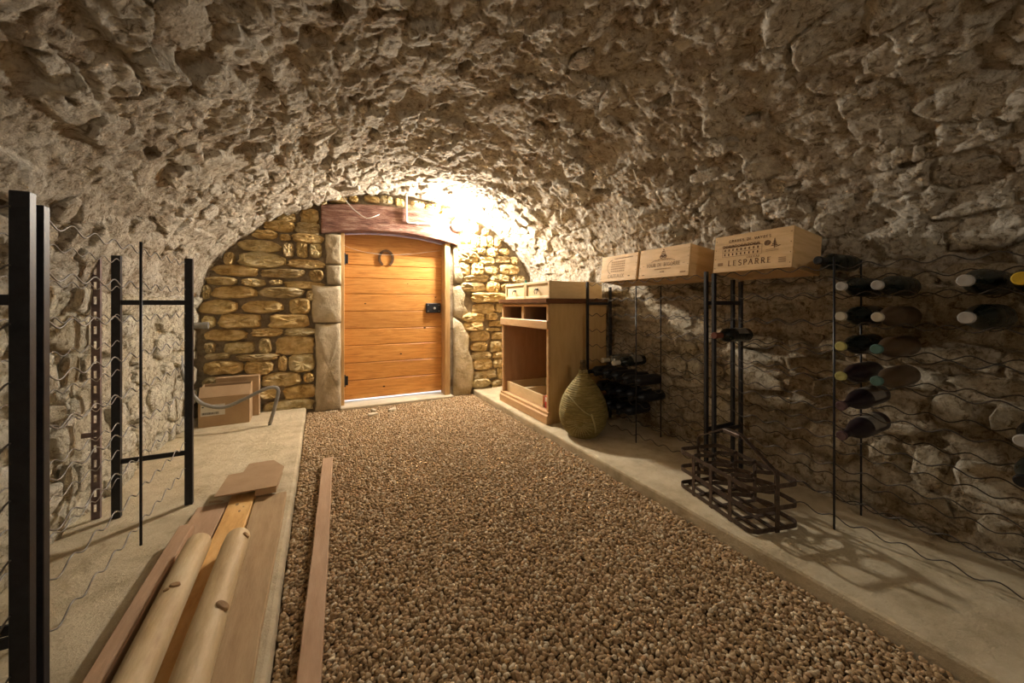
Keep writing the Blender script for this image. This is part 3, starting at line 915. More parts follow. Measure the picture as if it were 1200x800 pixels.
def rack(yfar, ynear, xf, xb, top, levels, label, group, rod_bottom=0.06, mid=True, post=0.011, r=0.0024, rod_top=None, far_top=None, back_drop=0.0, wmat='wire'):
    """end frames (posts + crossbars) at both ends, thin rod pair in the middle, wavy wires front and back"""
    t = thing('bottle_rack', ((xf + xb) / 2, (yfar + ynear) / 2, 0.06), label, 'rack', group)
    ox, oy = t.location.x, t.location.y
    pms = [MB().box(-post, post, -post * 0.75, post * 0.75, 0, q - 0.06, 0.0015).mesh('post', 'black_metal') for q in (far_top or top, top)]
    d = abs(xb - xf)
    cm = MB().box(-d / 2, d / 2, -0.004, 0.004, -0.011, 0.011, 0.001).mesh('crossbar', 'black_metal')
    for y, pm in zip((yfar, ynear), pms):
        for x in (xf, xb):
            p_ = link('post', pm, t, (x - ox, y - oy, 0))
            if x == xb and back_drop:
                p_.scale.z = 1 - back_drop / 1.11
        for z in (1.01, 0.305):
            link('crossbar', cm, t, (0, y - oy, z - 0.06))
    ym = (yfar + ynear) / 2
    if mid:
        rm = MB().tube([(0, 0, rod_bottom - 0.06), (0, 0, (rod_top or top) - 0.06)], 0.0042, 7).mesh('rod', 'black_metal', True)
        for x in (xf, xb):
            link('rod', rm, t, (x - ox, ym - oy, 0))
    wm = wire_mesh(yfar - ynear, yfar - Y_DIP, r=r, mat=wmat)
    for z in levels:
        for x in (xf, xb):
            link('wire', wm, t, (x - ox + (0.012 if x == xf else -0.012) * (1 if xb > xf else -1), yfar - oy, z - 0.06 + 0.001 * rs.uniform(-4, 4) * (0 if z > 1.1 else 1) - (back_drop if x == xb and z > 1.1 else 0)))
    return t
LEV = [1.16 - 0.12 * k for k in range(9)] + [0.105]
rackA = rack(2.46, 1.405, 1.92, 2.155, 1.185, LEV, 'black wire bottle rack behind the straw demijohn', 'wire bottle racks', rod_top=1.130, back_drop=0.038)
rackB = rack(1.358, 0.27, 1.92, 2.155, 1.20, LEV, 'black wire bottle rack holding the rows of capped bottles', 'wire bottle racks', far_top=1.171, back_drop=0.038)
LEVL = [1.19 - 0.12 * k for k in range(9)]
rackC = rack(2.285, 1.21, -0.555, -0.806, 1.217, LEVL, 'empty black wire bottle rack on the plank-side ledge', 'wire bottle racks', rod_bottom=0.17, post=0.015, wmat='wire_light', r=0.002)
rackD = rack(1.165, 0.10, -0.555, -0.790, 1.235, LEVL, 'empty black wire bottle rack standing at the near end of the plank-side ledge', 'wire bottle racks', post=0.015, wmat='wire_light', r=0.002)

# slotted angle upright against the plank-side wall
sl = thing('slotted_upright', (-0.884, 2.31, 0.06), 'rusty slotted steel upright standing against the pale wall', 'upright')
mb = MB()
z = 0.0
while z < 1.19:
    mb.box(-0.013, -0.005, -0.002, 0.002, z, z + 0.065)
    mb.box(0.005, 0.013, -0.002, 0.002, z, z + 0.065)
    mb.box(-0.005, 0.005, -0.002, 0.002, z, z + 0.032)
    z += 0.065
mb.box(0.013, 0.016, -0.002, 0.014, 0, z)
mb.build('slotted_angle', 'slot_metal', sl)
for z in (1.04, 0.36):
    MB().box(-0.045, 0.013, 0.0, 0.008, z, z + 0.02).build('bracket', 'slot_metal', sl)

# ------------------------------------------------------------------ bottles
def bottle_profiles(kind):
    if kind == 'bordeaux':
        b = [(0, 0.006), (0.028, 0.0), (0.0365, 0.004), (0.0375, 0.012), (0.0375, 0.185), (0.0355, 0.200), (0.026, 0.216), (0.0175, 0.226), (0.0145, 0.238)]
        r, Rb = 0.0145, 0.0375
    elif kind == 'burgundy':
        b = [(0, 0.006), (0.030, 0.0), (0.0390, 0.004), (0.0405, 0.014), (0.0405, 0.150), (0.0385, 0.170), (0.0325, 0.192), (0.025, 0.212), (0.0185, 0.230), (0.0150, 0.246)]
        r, Rb = 0.0150, 0.0405
    else:
        b = [(0, 0.006), (0.034, 0.0), (0.0430, 0.005), (0.0445, 0.016), (0.0445, 0.150), (0.0420, 0.172), (0.0345, 0.198), (0.0255, 0.222), (0.0185, 0.244), (0.0160, 0.256)]
        r, Rb = 0.0165, 0.0445
    return b, r, Rb
BM = {}
def bottle_meshes(kind, glass, cap, label, short=False):
    key = (kind, glass, cap, label, short)
    if key in BM:
        return BM[key]
    b, r, Rb = bottle_profiles(kind)
    R = Matrix.Rotation(-PI / 2, 4, 'Y')          # axis z -> -x (mouth towards the aisle)
    zc = 0.284 if short else b[-1][1]
    out = {}
    out['glass_body'] = MB().lathe(b + [(r - 0.001, b[-1][1] + 0.006), (r - 0.001, 0.300), (0, 0.300)], 20, R).mesh('glass_body', glass, True)
    out['capsule'] = MB().lathe([(r - 0.0005, zc), (r + 0.0012, zc + 0.002), (r + 0.0005, zc + 0.003 if short else 0.284), (r + 0.0035, zc + 0.004 if short else 0.286), (r + 0.0035, 0.299), (r + 0.001, 0.302), (0.006, 0.302), (0, 0.3005)], 20, R).mesh('capsule', cap, 'auto')
    if label:
        n = 14
        bm = MB()
        for k in range(n):
            a0, a1 = [math.radians(-75 + 150 * q / n) + PI for q in (k, k + 1)]   # label faces up after the turn
            q = []
            for a, zz in ((a0, 0.045), (a1, 0.045), (a1, 0.135), (a0, 0.135)):
                q.append(bm.bm.verts.new((-zz, (Rb + 0.0006) * math.sin(a), -(Rb + 0.0006) * math.cos(a))))
            bm.bm.faces.new(q)
        out['label'] = bm.mesh('label', 'label', True)
    BM[key] = out
    return out

def bottle(mx, y, z, kind, glass, cap, label, text, group, yaw=0.0, pitch=0.0, roll=0.0, short=False):
    """mouth at x=mx, axis height z; base sits 0.30 further from the aisle"""
    t = thing('wine_bottle', (mx + 0.30 * math.cos(yaw), y + 0.30 * math.sin(yaw), z), text, 'bottle', group)
    t.rotation_euler = (roll, pitch, yaw)
    for nm, me in bottle_meshes(kind, glass, cap, label, short).items():
        link(nm, me, t)
    return t

GR = 'bottles lying in the wire rack beside the thin rod'
cols = [
    (1.862, 0.767, [(1.04, 'burgundy', 'glass_dark', 'cap_silver', 'dark bottle with silver capsule, topmost in the column beside the thin rod'),
                    (0.92, 'burgundy', 'glass_dark', 'cap_cream', 'dark bottle with dull cream capsule, second row beside the thin rod'),
                    (0.80, 'burgundy', 'glass_dark', 'cap_yellow', 'dark bottle with yellow-green capsule, third row beside the thin rod'),
                    (0.68, 'burgundy', 'glass_purple', 'cap_yellow', 'purplish bottle with yellow-green capsule, fourth row beside the thin rod'),
                    (0.56, 'burgundy', 'glass_purple', 'cap_purple', 'purple-capped bottle with a label, fifth row beside the thin rod'),
                    (0.44, 'burgundy', 'glass_purple', 'cap_purple', 'purple-capped bottle with a label, lowest row beside the thin rod')]),
    (1.862, 0.657, [(1.04, 'burgundy', 'glass_dark', 'cap_silver', 'dark bottle with silver capsule, topmost in the second column from the rod'),
                    (0.92, 'burgundy', 'glass_brown', 'cap_cream', 'dusty brown bottle with cream capsule, second column from the rod'),
                    (0.80, 'burgundy', 'glass_brown', 'cap_green', 'dusty brown bottle with green capsule, upper of the two green-capped ones'),
                    (0.68, 'burgundy', 'glass_brown', 'cap_green', 'dusty brown bottle with green capsule, lower of the two green-capped ones')]),
    (1.86, 0.437, [(1.04, 'champagne', 'glass_dark', 'cap_silver', 'fat dark bottle with broad silver mouth, upper of the pair apart from the columns'),
                   (0.92, 'champagne', 'glass_dark', 'cap_silver', 'fat dark bottle with broad silver mouth, lower of the pair apart from the columns')]),
    (1.86, 0.327, [(1.04, 'champagne', 'glass_dark', 'cap_gold', 'dark bottle with yellow gold capsule at the end of the top row'),
                   (0.56, 'burgundy', 'glass_dark', 'cap_silver', 'dark bottle with white ringed mouth at the rack end, fifth row'),
                   (0.44, 'burgundy', 'glass_dark', 'cap_black', 'dark bottle with black capsule at the rack end, lowest row')]),
]
RAD = {'bordeaux': 0.0375, 'burgundy': 0.0405, 'champagne': 0.0445}
for mx, y, lst in cols:
    for z, kind, gl, cp, txt in lst:
        lab = 'with a label' in txt
        yaw = -0.05 if lab else rs.uniform(-0.03, 0.03)
        bottle(mx + rs.uniform(-0.006, 0.006), y, z - 0.011 + 0.0045 + RAD[kind] + (0.026 if lab else 0), kind, gl, cp, lab, txt, GR, yaw=yaw,
               pitch=-0.085 if lab else 0, roll=0.3 if lab else 0, short=True)
bottle(1.862, 1.317, 0.80 + 0.031, 'bordeaux', 'glass_dark', 'cap_red', True, 'dark bottle with dull red capsule and pale label, alone between the crates and iron carrier', None, yaw=0.03, pitch=0.02)
bottle(1.855, 2.087, 0.56 + 0.031, 'bordeaux', 'glass_dark', 'cap_white', True, 'dark bottle with white capsule and pale label, above the bottle pile', None, yaw=0.04, pitch=-0.02, roll=0.4)
GP = 'dark bottles piled in the low rows behind the demijohn'
TP = {0.44: 'dark bottle in the upper row of the pile behind the straw demijohn', 0.32: 'dark bottle in the middle row of the pile behind the straw demijohn',
      0.20: 'dark bottle in the lowest row of the pile behind the straw demijohn'}
for z, ys in ((0.44, (1.977, 2.087, 2.197, 2.307, 2.417)), (0.32, (1.977, 2.087, 2.197, 2.307, 2.417)), (0.20, (2.087, 2.197, 2.307, 2.417))):
    for y in ys:
        bottle((1.87 if z > 0.4 else 1.903) + rs.uniform(-0.006, 0.01), y, z + 0.031, 'bordeaux', 'glass_blue', 'cap_black', False, TP[z], GP + {0.44: ', upper row', 0.32: ', middle row', 0.20: ', lowest row'}[z], yaw=rs.uniform(-0.05, 0.05))
bottle(1.85, 2.197, 0.56 + 0.031, 'bordeaux', 'glass_clear', 'cap_cream', False, 'empty clear glass bottle lying next to the white-capped bottle', None)
bottle(1.93, 0.877, 1.16 + 0.033, 'bordeaux', 'glass_dark', 'cap_black', False, 'dark bottle lying on the rack top against the largest crate', None)

# ------------------------------------------------------------------ wooden wine crates with printed fronts
def arc(cx, cy, rx, ry, a0, a1, n=9):
    return [(cx + rx * math.cos(math.radians(a0 + (a1 - a0) * k / n)), cy + ry * math.sin(math.radians(a0 + (a1 - a0) * k / n))) for k in range(n + 1)]
GLY = {
    'A': [[(0, 0), (.36, 1)], [(.36, 1), (.72, 0)], [(.13, .36), (.59, .36)]],
    'B': [[(.1, 0), (.1, 1)], [(.1, 1)] + arc(.33, .76, .22, .24, 90, -90) + [(.1, .52)], [(.1, .52)] + arc(.36, .26, .26, .26, 90, -90) + [(.1, 0)]],
    'C': [arc(.40, .5, .38, .5, 48, 312, 14)],
    'D': [[(.1, 0), (.1, 1)], [(.1, 1)] + arc(.30, .5, .42, .5, 90, -90, 12) + [(.1, 0)]],
    'E': [[(.1, 0), (.1, 1)], [(.1, 1), (.58, 1)], [(.1, .52), (.46, .52)], [(.1, 0), (.60, 0)]],
    'G': [arc(.40, .5, .38, .5, 48, 330, 14), [(.45, .44), (.74, .44)], [(.70, .44), (.70, .08)]],
    'H': [[(.1, 0), (.1, 1)], [(.68, 0), (.68, 1)], [(.1, .52), (.68, .52)]],
    'I': [[(.15, 0), (.15, 1)]],
    'L': [[(.1, 0), (.1, 1)], [(.1, 0), (.58, 0)]],
    'N': [[(.1, 0), (.1, 1)], [(.1, 1), (.70, 0)], [(.70, 0), (.70, 1)]],
    'O': [arc(.42, .5, .40, .5, 0, 360, 18)],
    'P': [[(.1, 0), (.1, 1)], [(.1, 1)] + arc(.34, .74, .24, .26, 90, -90) + [(.1, .48)]],
    'R': [[(.1, 0), (.1, 1)], [(.1, 1)] + arc(.34, .75, .23, .25, 90, -90) + [(.1, .5)], [(.32, .5), (.68, 0)]],
    'S': [arc(.32, .75, .24, .25, 40, 270, 9) + arc(.32, .25, .26, .25, 90, -140, 9)],
    'T': [[(.34, 0), (.34, 1)], [(.0, 1), (.68, 1)]],
    'U': [[(.1, 1), (.1, .32)] + arc(.39, .30, .29, .30, 180, 360, 8) + [(.68, .32), (.68, 1)]],
    'V': [[(0, 1), (.36, 0)], [(.36, 0), (.72, 1)]],
    'X': [[(0, 1), (.66, 0)], [(0, 0), (.66, 1)]],
    'Y': [[(0, 1), (.34, .5)], [(.68, 1), (.34, .5)], [(.34, .5), (.34, 0)]],
    'Z': [[(.02, 1), (.62, 1)], [(.62, 1), (.0, 0)], [(.0, 0), (.64, 0)]],
}
WID = {'I': .3, 'A': .72, 'L': .6, 'E': .62, 'S': .6, 'P': .6, 'T': .68, 'C': .74, 'G': .78, 'O': .84, 'U': .78, 'N': .8, 'H': .78}
def stroke2d(mb, pl, w, put):
    """flat stroke of half-width w along a 2-D polyline; put maps (a, b) to 3-D"""
    for (x0, y0), (x1, y1) in zip(pl, pl[1:]):
        dx, dy = x1 - x0, y1 - y0
        l = math.hypot(dx, dy)
        if l < 1e-7:
            continue
        ex, ey = dx / l * w * 0.6, dy / l * w * 0.6
        px, py = -dy / l * w, dx / l * w
        q = [(x0 - ex + px, y0 - ey + py), (x0 - ex - px, y0 - ey - py), (x1 + ex - px, y1 + ey - py), (x1 + ex + px, y1 + ey + py)]
        mb.bm.faces.new([mb.bm.verts.new(put(*p)) for p in q])
def text2d(mb, txt, cx, y, h, put, space=0.24, weight=0.075, rise=0.0):
    tw = sum((WID.get(ch, .70) if ch != ' ' else .4) + space for ch in txt) - space
    x = cx - tw * h / 2
    for ch in txt:
        if ch == ' ':
            x += (.4 + space) * h
            continue
        yy = y + rise * (1 - ((x - cx) / (tw * h / 2)) ** 2)
        for pl in GLY[ch]:
            pp = [(x + a * h, yy + b * h) for a, b in pl]
            (a0, b0), (a1, b1) = pl[0], pl[-1]
            thin = abs(b1 - b0) < 0.2 and len(pl) == 2
            stroke2d(mb, pp, weight * h * (0.6 if thin else 1), put)
            if len(pl) == 2 and not thin:
                for a, b in pl:
                    if b in (0, 1):
                        stroke2d(mb, [(x + (a - .13) * h, yy + b * h), (x + (a + .13) * h, yy + b * h)], 0.03 * h, put)
        x += (WID.get(ch, .70) + space) * h

NAIL = MB().sphere((0, 0, 0), 0.0028, 1, (0.4, 1, 1)).mesh('nail', 'ink')
def crate(yc, w, h, d, zb, label, printer, rz=0.0, xf=1.92):
    t = thing('wine_crate', (xf + d / 2, yc, zb - d / 2 * math.sin(0.125)), label, 'crate', 'wooden wine crates on the racks', rz)
    t.rotation_euler = (0, 0.125, rz)          # leans back a little against the vault
    th = 0.012
    f = MB().box(-d / 2, -d / 2 + th, -w / 2, w / 2, 0, h, 0.001).build('front_panel', 'crate', t)
    MB().box(d / 2 - th, d / 2, -w / 2, w / 2, 0, h, 0.001).build('back_panel', 'crate', t)
    for s in (-1, 1):
        MB().box(-d / 2 + th, d / 2 - th, s * (w / 2 - 0.009) - 0.009, s * (w / 2 - 0.009) + 0.009, 0.001, h - 0.001, 0.001).build('side_panel', 'crate', t)
    MB().box(-d / 2 + th, d / 2 - th, -w / 2 + 0.018, w / 2 - 0.018, 0.002, 0.011).build('bottom_panel', 'crate', t)
    MB().box(-d / 2 + th, d / 2 - th, -w / 2 + 0.018, w / 2 - 0.018, h - 0.010, h - 0.001).build('lid', 'crate', t)
    put = lambda a, b: (-d / 2 - 0.0007, -a, b)          # a grows towards the camera end, b upward
    ink, soft = MB(), MB()
    printer(ink, soft, put, w, h)
    ink.build('printed_lettering', 'ink', f)
    soft.build('printed_picture', 'ink_soft', f)
    for s in (-1, 1):
        for k in range(4):
            link('nail', NAIL, f, (-d / 2, s * (w / 2 - 0.009), h * (0.12 + 0.25 * k)))
    return t

def rect(mb, x0, y0, x1, y1, put):
    mb.bm.faces.new([mb.bm.verts.new(put(*p)) for p in ((x0, y0), (x1, y0), (x1, y1), (x0, y1))])

def print_large(ink, soft, put, w, h):
    text2d(ink, 'GRAVES DE VAYRES', -0.01, h * 0.80, 0.0125, put, 0.42, 0.09)
    text2d(ink, 'LESPARRE', -0.005, h * 0.16, 0.026, put, 0.42, 0.065)
    text2d(ink, 'CHATEAU', 0.015, h * 0.335, 0.009, put, 0.3, 0.09)
    for r in range(2):                                       # long two-storey house with windows and trees
        for k in range(9):
            x = -0.135 + 0.021 * k
            y = h * (0.44 + 0.12 * r)
            rect(ink, x, y, x + 0.006, y + 0.012, put)
            if r == 1:
                stroke2d(ink, arc(x + 0.003, y + 0.020, 0.008, 0.005, 0, 180, 5), 0.0022, put)
    for y in (0.41, 0.53, 0.655):
        stroke2d(soft, [(-0.145, h * y), (0.055, h * y)], 0.0009, put)
    stroke2d(soft, [(-0.145, h * 0.41), (-0.145, h * 0.655)], 0.0009, put)
    stroke2d(soft, [(0.055, h * 0.41), (0.055, h * 0.655)], 0.0009, put)
    for k in range(12):                                      # roof stipple
        stroke2d(soft, arc(-0.14 + 0.016 * k, h * 0.69, 0.006, 0.007, 0, 360, 6), 0.0018, put)
    for q in range(3):                                       # round tree crown and a pointed one
        stroke2d(ink, arc(0.080, h * 0.66, 0.004 + 0.005 * q, 0.003 + 0.0045 * q, 0, 360, 9), 0.0014, put)
    for q in range(5):
        stroke2d(ink, [(0.112 - 0.003 * q, h * (0.72 - 0.035 * q)), (0.112 + 0.003 * q, h * (0.72 - 0.035 * q))], 0.002, put)
    stroke2d(ink, [(0.112, h * 0.75), (0.112, h * 0.52)], 0.0016, put)
    stroke2d(ink, [(0.114, h * 0.53), (0.138, h * 0.57)], 0.0016, put)
    rect(soft, -0.168, h * 0.17, -0.140, h * 0.26, put)
    for q in range(2):
        stroke2d(soft, [(0.075, h * (0.45 + 0.035 * q)), (0.13, h * (0.45 + 0.035 * q))], 0.0012, put)
    for q in range(4):
        stroke2d(soft, [(0.135, h * (0.15 + 0.035 * q)), (0.165, h * (0.15 + 0.035 * q))], 0.0018, put)

def print_tour(ink, soft, put, w, h):
    text2d(ink, 'TOUR DE BIGORRE', 0.0, h * 0.37, 0.021, put, 0.20, 0.06)
    for q in range(5):                                       # small crest
        stroke2d(ink, [(-0.004 - 0.005 * q, h * (0.92 - 0.055 * q)), (0.004 + 0.005 * q, h * (0.92 - 0.055 * q))], 0.0028, put)
    for s in (-1, 1):
        stroke2d(ink, arc(0.014 * s, h * 0.69, 0.011, 0.009, 0, 360, 8), 0.0022, put)
    stroke2d(soft, arc(0, h * 0.50, 0.095, 0.022, 165, 15, 10), 0.0016, put)   # script line over the name
    for k in range(9):
        stroke2d(soft, arc(-0.056 + 0.014 * k, h * 0.575, 0.005, 0.006, 0, 250, 6), 0.0012, put)
    for k in range(13):
        rect(soft, -0.062 + 0.010 * k, h * 0.265, -0.056 + 0.010 * k, h * 0.300, put)
    for k in range(4):
        rect(soft, -0.016 + 0.009 * k, h * 0.165, -0.011 + 0.009 * k, h * 0.21, put)
    for s in (-1, 1):
        stroke2d(ink, [(s * 0.165, h * 0.42), (s * 0.150, h * 0.42)], 0.001, put)
    rect(soft, 0.135, h * 0.10, 0.175, h * 0.155, put)
    rect(ink, -0.165, h * 0.10, -0.145, h * 0.125, put)

def print_cazeaux(ink, soft, put, w, h):
    text2d(ink, 'CAZEAUX', -0.02, h * 0.13, 0.025, put, 0.28, 0.06)
    for k in range(5):                                       # engraved house
        for q in range(9):
            rect(soft, -0.075 + 0.016 * q, h * (0.36 + 0.09 * k), -0.064 + 0.016 * q, h * (0.41 + 0.09 * k), put)
    stroke2d(ink, arc(-0.055, h * 0.56, 0.062, h * 0.28, 100, 245, 12), 0.0018, put)   # sweeping curve
    for k in range(15):
        rect(ink, -0.045 + 0.0125 * k, h * 0.855, -0.0365 + 0.0125 * k, h * 0.885, put)
    rect(ink, 0.105, h * 0.145, 0.125, h * 0.18, put)

crate(1.172, 0.385, 0.195, 0.255, 1.1735, 'largest wooden wine crate printed LESPARRE, on the rack top', print_large, rz=0.02)
crate(1.718, 0.390, 0.192, 0.250, 1.1735, 'wooden wine crate printed TOUR DE BIGORRE, between the two other crates', print_tour, rz=0.0)
crate(2.120, 0.372, 0.190, 0.245, 1.1735, 'wooden wine crate printed CAZEAUX, over the rack beside the cabinet', print_cazeaux, rz=-0.01)

# ------------------------------------------------------------------ cabinet, loose drawers
cb = thing('cabinet', (1.89, 2.96, 0.06), 'tall light wood cabinet with empty drawer slots and open front', 'cabinet')
X0, X1, Ya, Yb, H = -0.295, 0.29, -0.425, 0.425, 0.95
for y in (Ya, Yb - 0.02):
    MB().box(X0 + 0.012, X1, y, y + 0.02, 0.0, H, 0.002).build('side_panel', 'cab_wood', cb)
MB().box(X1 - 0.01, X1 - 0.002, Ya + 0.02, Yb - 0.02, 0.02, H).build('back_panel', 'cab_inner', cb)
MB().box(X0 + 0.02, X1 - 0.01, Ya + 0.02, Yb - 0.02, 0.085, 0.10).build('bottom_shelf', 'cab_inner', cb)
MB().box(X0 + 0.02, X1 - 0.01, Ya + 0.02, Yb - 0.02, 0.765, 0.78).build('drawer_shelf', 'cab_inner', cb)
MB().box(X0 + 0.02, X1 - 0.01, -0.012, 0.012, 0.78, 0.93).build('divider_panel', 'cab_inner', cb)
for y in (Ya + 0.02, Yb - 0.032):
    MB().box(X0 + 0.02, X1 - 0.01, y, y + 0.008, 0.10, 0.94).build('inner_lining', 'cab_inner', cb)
for y in (Ya, Yb - 0.028):
    MB().box(X0, X0 + 0.02, y, y + 0.028, 0.0, 0.94, 0.002).build('stile', 'cab_front', cb)
MB().box(X0, X0 + 0.02, -0.02, 0.02, 0.81, 0.94, 0.002).build('stile', 'cab_front', cb)
MB().box(X0 - 0.018, X0 + 0.018, Ya - 0.008, Yb + 0.008, 0.745, 0.815, 0.006).build('rail', 'cab_front', cb)
MB().box(X0, X0 + 0.018, Ya + 0.02, Yb - 0.02, 0.925, 0.945, 0.002).build('rail', 'cab_front', cb)
mb = MB()
mb.prism([(X0 - 0.004, 0), (X0 - 0.022, 0.004), (X0 - 0.022, 0.065), (X0 - 0.010, 0.075), (X0 - 0.010, 0.095), (X0 + 0.018, 0.10), (X0 + 0.018, 0)], 'y', Ya - 0.01, Yb + 0.01)
mb.build('plinth', 'cab_front', cb)
mb = MB()
mb.prism([(X0 - 0.03, H + 0.012), (X0 - 0.03, H + 0.04), (X1, H + 0.04), (X1, H), (X0 - 0.012, H)], 'y', Ya - 0.018, Yb + 0.018)
mb.build('top', 'cab_top', cb)

def loose_drawer(loc, w, d, h, label, front=True, mat='drawer_wood', rz=0, grp=None):
    t = thing('drawer', loc, label, 'drawer', grp, rz)
    MB().box(0.018, d, -w / 2, -w / 2 + 0.012, 0, h - 0.004, 0.001).build('side', mat, t)
    MB().box(0.018, d, w / 2 - 0.012, w / 2, 0, h - 0.004, 0.001).build('side', mat, t)
    MB().box(d - 0.012, d, -w / 2 + 0.012, w / 2 - 0.012, 0, h - 0.004, 0.001).build('back', mat, t)
    MB().box(0.018, d - 0.012, -w / 2 + 0.012, w / 2 - 0.012, 0.004, 0.010).build('bottom', mat, t)
    MB().box(0.006, 0.018, -w / 2, w / 2, 0, h, 0.001).build('front', mat, t)
    if front:
        b = 0.022
        for q in ((-w / 2, w / 2, 0, b), (-w / 2, w / 2, h - b, h), (-w / 2, -w / 2 + b, b, h - b), (w / 2 - b, w / 2, b, h - b)):
            MB().box(-0.004, 0.006, q[0], q[1], q[2], q[3], 0.003).build('front_moulding', mat, t)
        hd = MB()
        hd.lathe([(0, 0), (0.009, 0), (0.008, 0.008), (0.004, 0.012), (0.009, 0.02), (0, 0.024)], 10, Matrix.Translation((0.006, 0, h * 0.55)) @ Matrix.Rotation(-PI / 2, 4, 'Y'))
        hd.tube([(-0.014, 0.022 * math.sin(a), h * 0.55 - 0.02 + 0.022 * math.cos(a)) for a in [PI * k / 10 for k in range(-8, 9)]], 0.0028, 6)
        hd.build('drop_handle', 'lock', t, 'auto')
    return t
loose_drawer((1.63, 2.77, 1.0505), 0.40, 0.53, 0.145, 'pale drawer with drop handle on the cabinet top, beside the racks', grp='drawers on the cabinet top')
loose_drawer((1.635, 3.185, 1.0505), 0.395, 0.53, 0.145, 'pale drawer with drop handle on the cabinet top, towards the door wall', grp='drawers on the cabinet top')
loose_drawer((1.625, 3.178, 0.161), 0.335, 0.45, 0.095, 'shallow wooden drawer tray lying inside the cabinet towards the door wall', False, 'drawer_wood', grp='drawer trays inside the cabinet')
loose_drawer((1.622, 2.838, 0.161), 0.335, 0.45, 0.095, 'shallow wooden drawer tray lying inside the cabinet, between the red packet and the other tray', False, 'drawer_wood', grp='drawer trays inside the cabinet')
pk = thing('packet', (1.675, 2.615, 0.161), 'small red packet standing beside the trays inside the cabinet', 'packet')
MB().box(-0.045, 0.045, -0.03, 0.03, 0, 0.10, 0.004).build('carton', 'red', pk)
MB().box(-0.046, -0.044, -0.022, 0.022, 0.055, 0.09).build('paper_band', 'paper', pk)
pp = thing('paper_sheets', (1.80, 2.86, 0.1715), 'sheaf of pale papers lying in the tray inside the cabinet', 'papers')
for k in range(3):
    MB().box(-0.10, 0.10, -0.07, 0.07, 0.004 * k, 0.004 * k + 0.0035, mat=Matrix.Rotation(0.12 * k - 0.1, 4, 'Z')).build('sheet', 'paper', pp)
tl = thing('plastic_stopper', (1.70, 3.09, 1.1955), 'small teal plastic stopper standing on a pale drawer', 'stopper')
MB().lathe([(0, 0), (0.014, 0), (0.012, 0.018), (0.006, 0.024), (0.010, 0.032), (0, 0.036)], 12).build('body', 'teal', tl, True)

# demijohn in straw
dj = thing('demijohn', (1.705, 2.235, 0.06), 'straw-wrapped glass demijohn standing on the ledge by the cabinet', 'demijohn')
def dj_r(z):
    P = [(0.0, 0.095), (0.03, 0.130), (0.08, 0.160), (0.14, 0.175), (0.20, 0.172), (0.26, 0.155), (0.32, 0.125), (0.37, 0.088), (0.41, 0.055), (0.44, 0.036), (0.47, 0.028)]
    return float(np.interp(z, [p[0] for p in P], [p[1] for p in P]))
prof_ = [(0, 0.0)]
NZ = 132
for k in range(NZ + 1):
    z = 0.45 * k / NZ
    zz = sum(dj_r(max(0, min(0.47, z + q * 0.008))) for q in (-2, -1, 0, 1, 2)) / 5
    prof_.append((zz + 0.0028 * math.cos(2 * PI * k / 4), z))
dbm = MB().lathe(prof_, 56)
for v in dbm.bm.verts:
    a = math.atan2(v.co.y, v.co.x)
    f = 1 + 0.010 * math.sin(a * 14) + 0.02 * math.sin(2 * a + 0.5)
    v.co.x *= f
    v.co.y *= f
dbm.build('straw_jacket', 'straw', dj, True)
MB().lathe([(0.033, 0.43), (0.030, 0.455), (0.026, 0.48), (0.022, 0.50), (0.024, 0.52), (0.020, 0.535), (0, 0.537)], 18).build('neck_netting', 'straw_dark', dj, True)
mb = MB()
for q in range(3):
    mb.tube([(0.028 * math.cos(a) * 1.06, 0.028 * math.sin(a) * 1.06, 0.44 + 0.012 * q + 0.004 * math.sin(3 * a)) for a in [2 * PI * k / 16 for k in range(16)]], 0.0035, 6, closed=True)
mb.build('neck_cord', 'straw_light', dj, True)
def on_dj(a, z, off=0.004):
    r = dj_r(z) + off
    return (r * math.cos(a), r * math.sin(a), z)
a_cam = math.atan2(-2.235, -1.705)
mb = MB()                                   # diagonal cord
mb.tube([on_dj(a_cam - 1.1 + 1.5 * t, 0.30 - 0.10 * t + 0.02 * math.sin(5 * t), 0.007) for t in [k / 14 for k in range(15)]], 0.004, 6)
mb.tube([on_dj(a_cam + 0.3 + 0.25 * t, 0.20 - 0.14 * t, 0.009) for t in [k / 8 for k in range(9)]], 0.007, 6)
mb.build('tie_cord', 'straw_light', dj, True)
mb = MB()                                   # sunburst of straws on the jacket
for k in range(15):
    t = math.radians(-10 + 200 * k / 14)
    c0 = (a_cam - 0.12, 0.125)
    pts_ = []
    for q in range(6):
        l = 0.02 + 0.085 * q / 5
        pts_.append(on_dj(c0[0] + math.cos(t + PI) * l / 0.17, max(0.012, c0[1] - abs(math.sin(t)) * l * 1.1 + (0.02 if math.sin(t) < 0 else 0)), 0.006))
    mb.tube(pts_, 0.0024, 5)
mb.build('straw_sunburst', 'straw_light', dj, True)

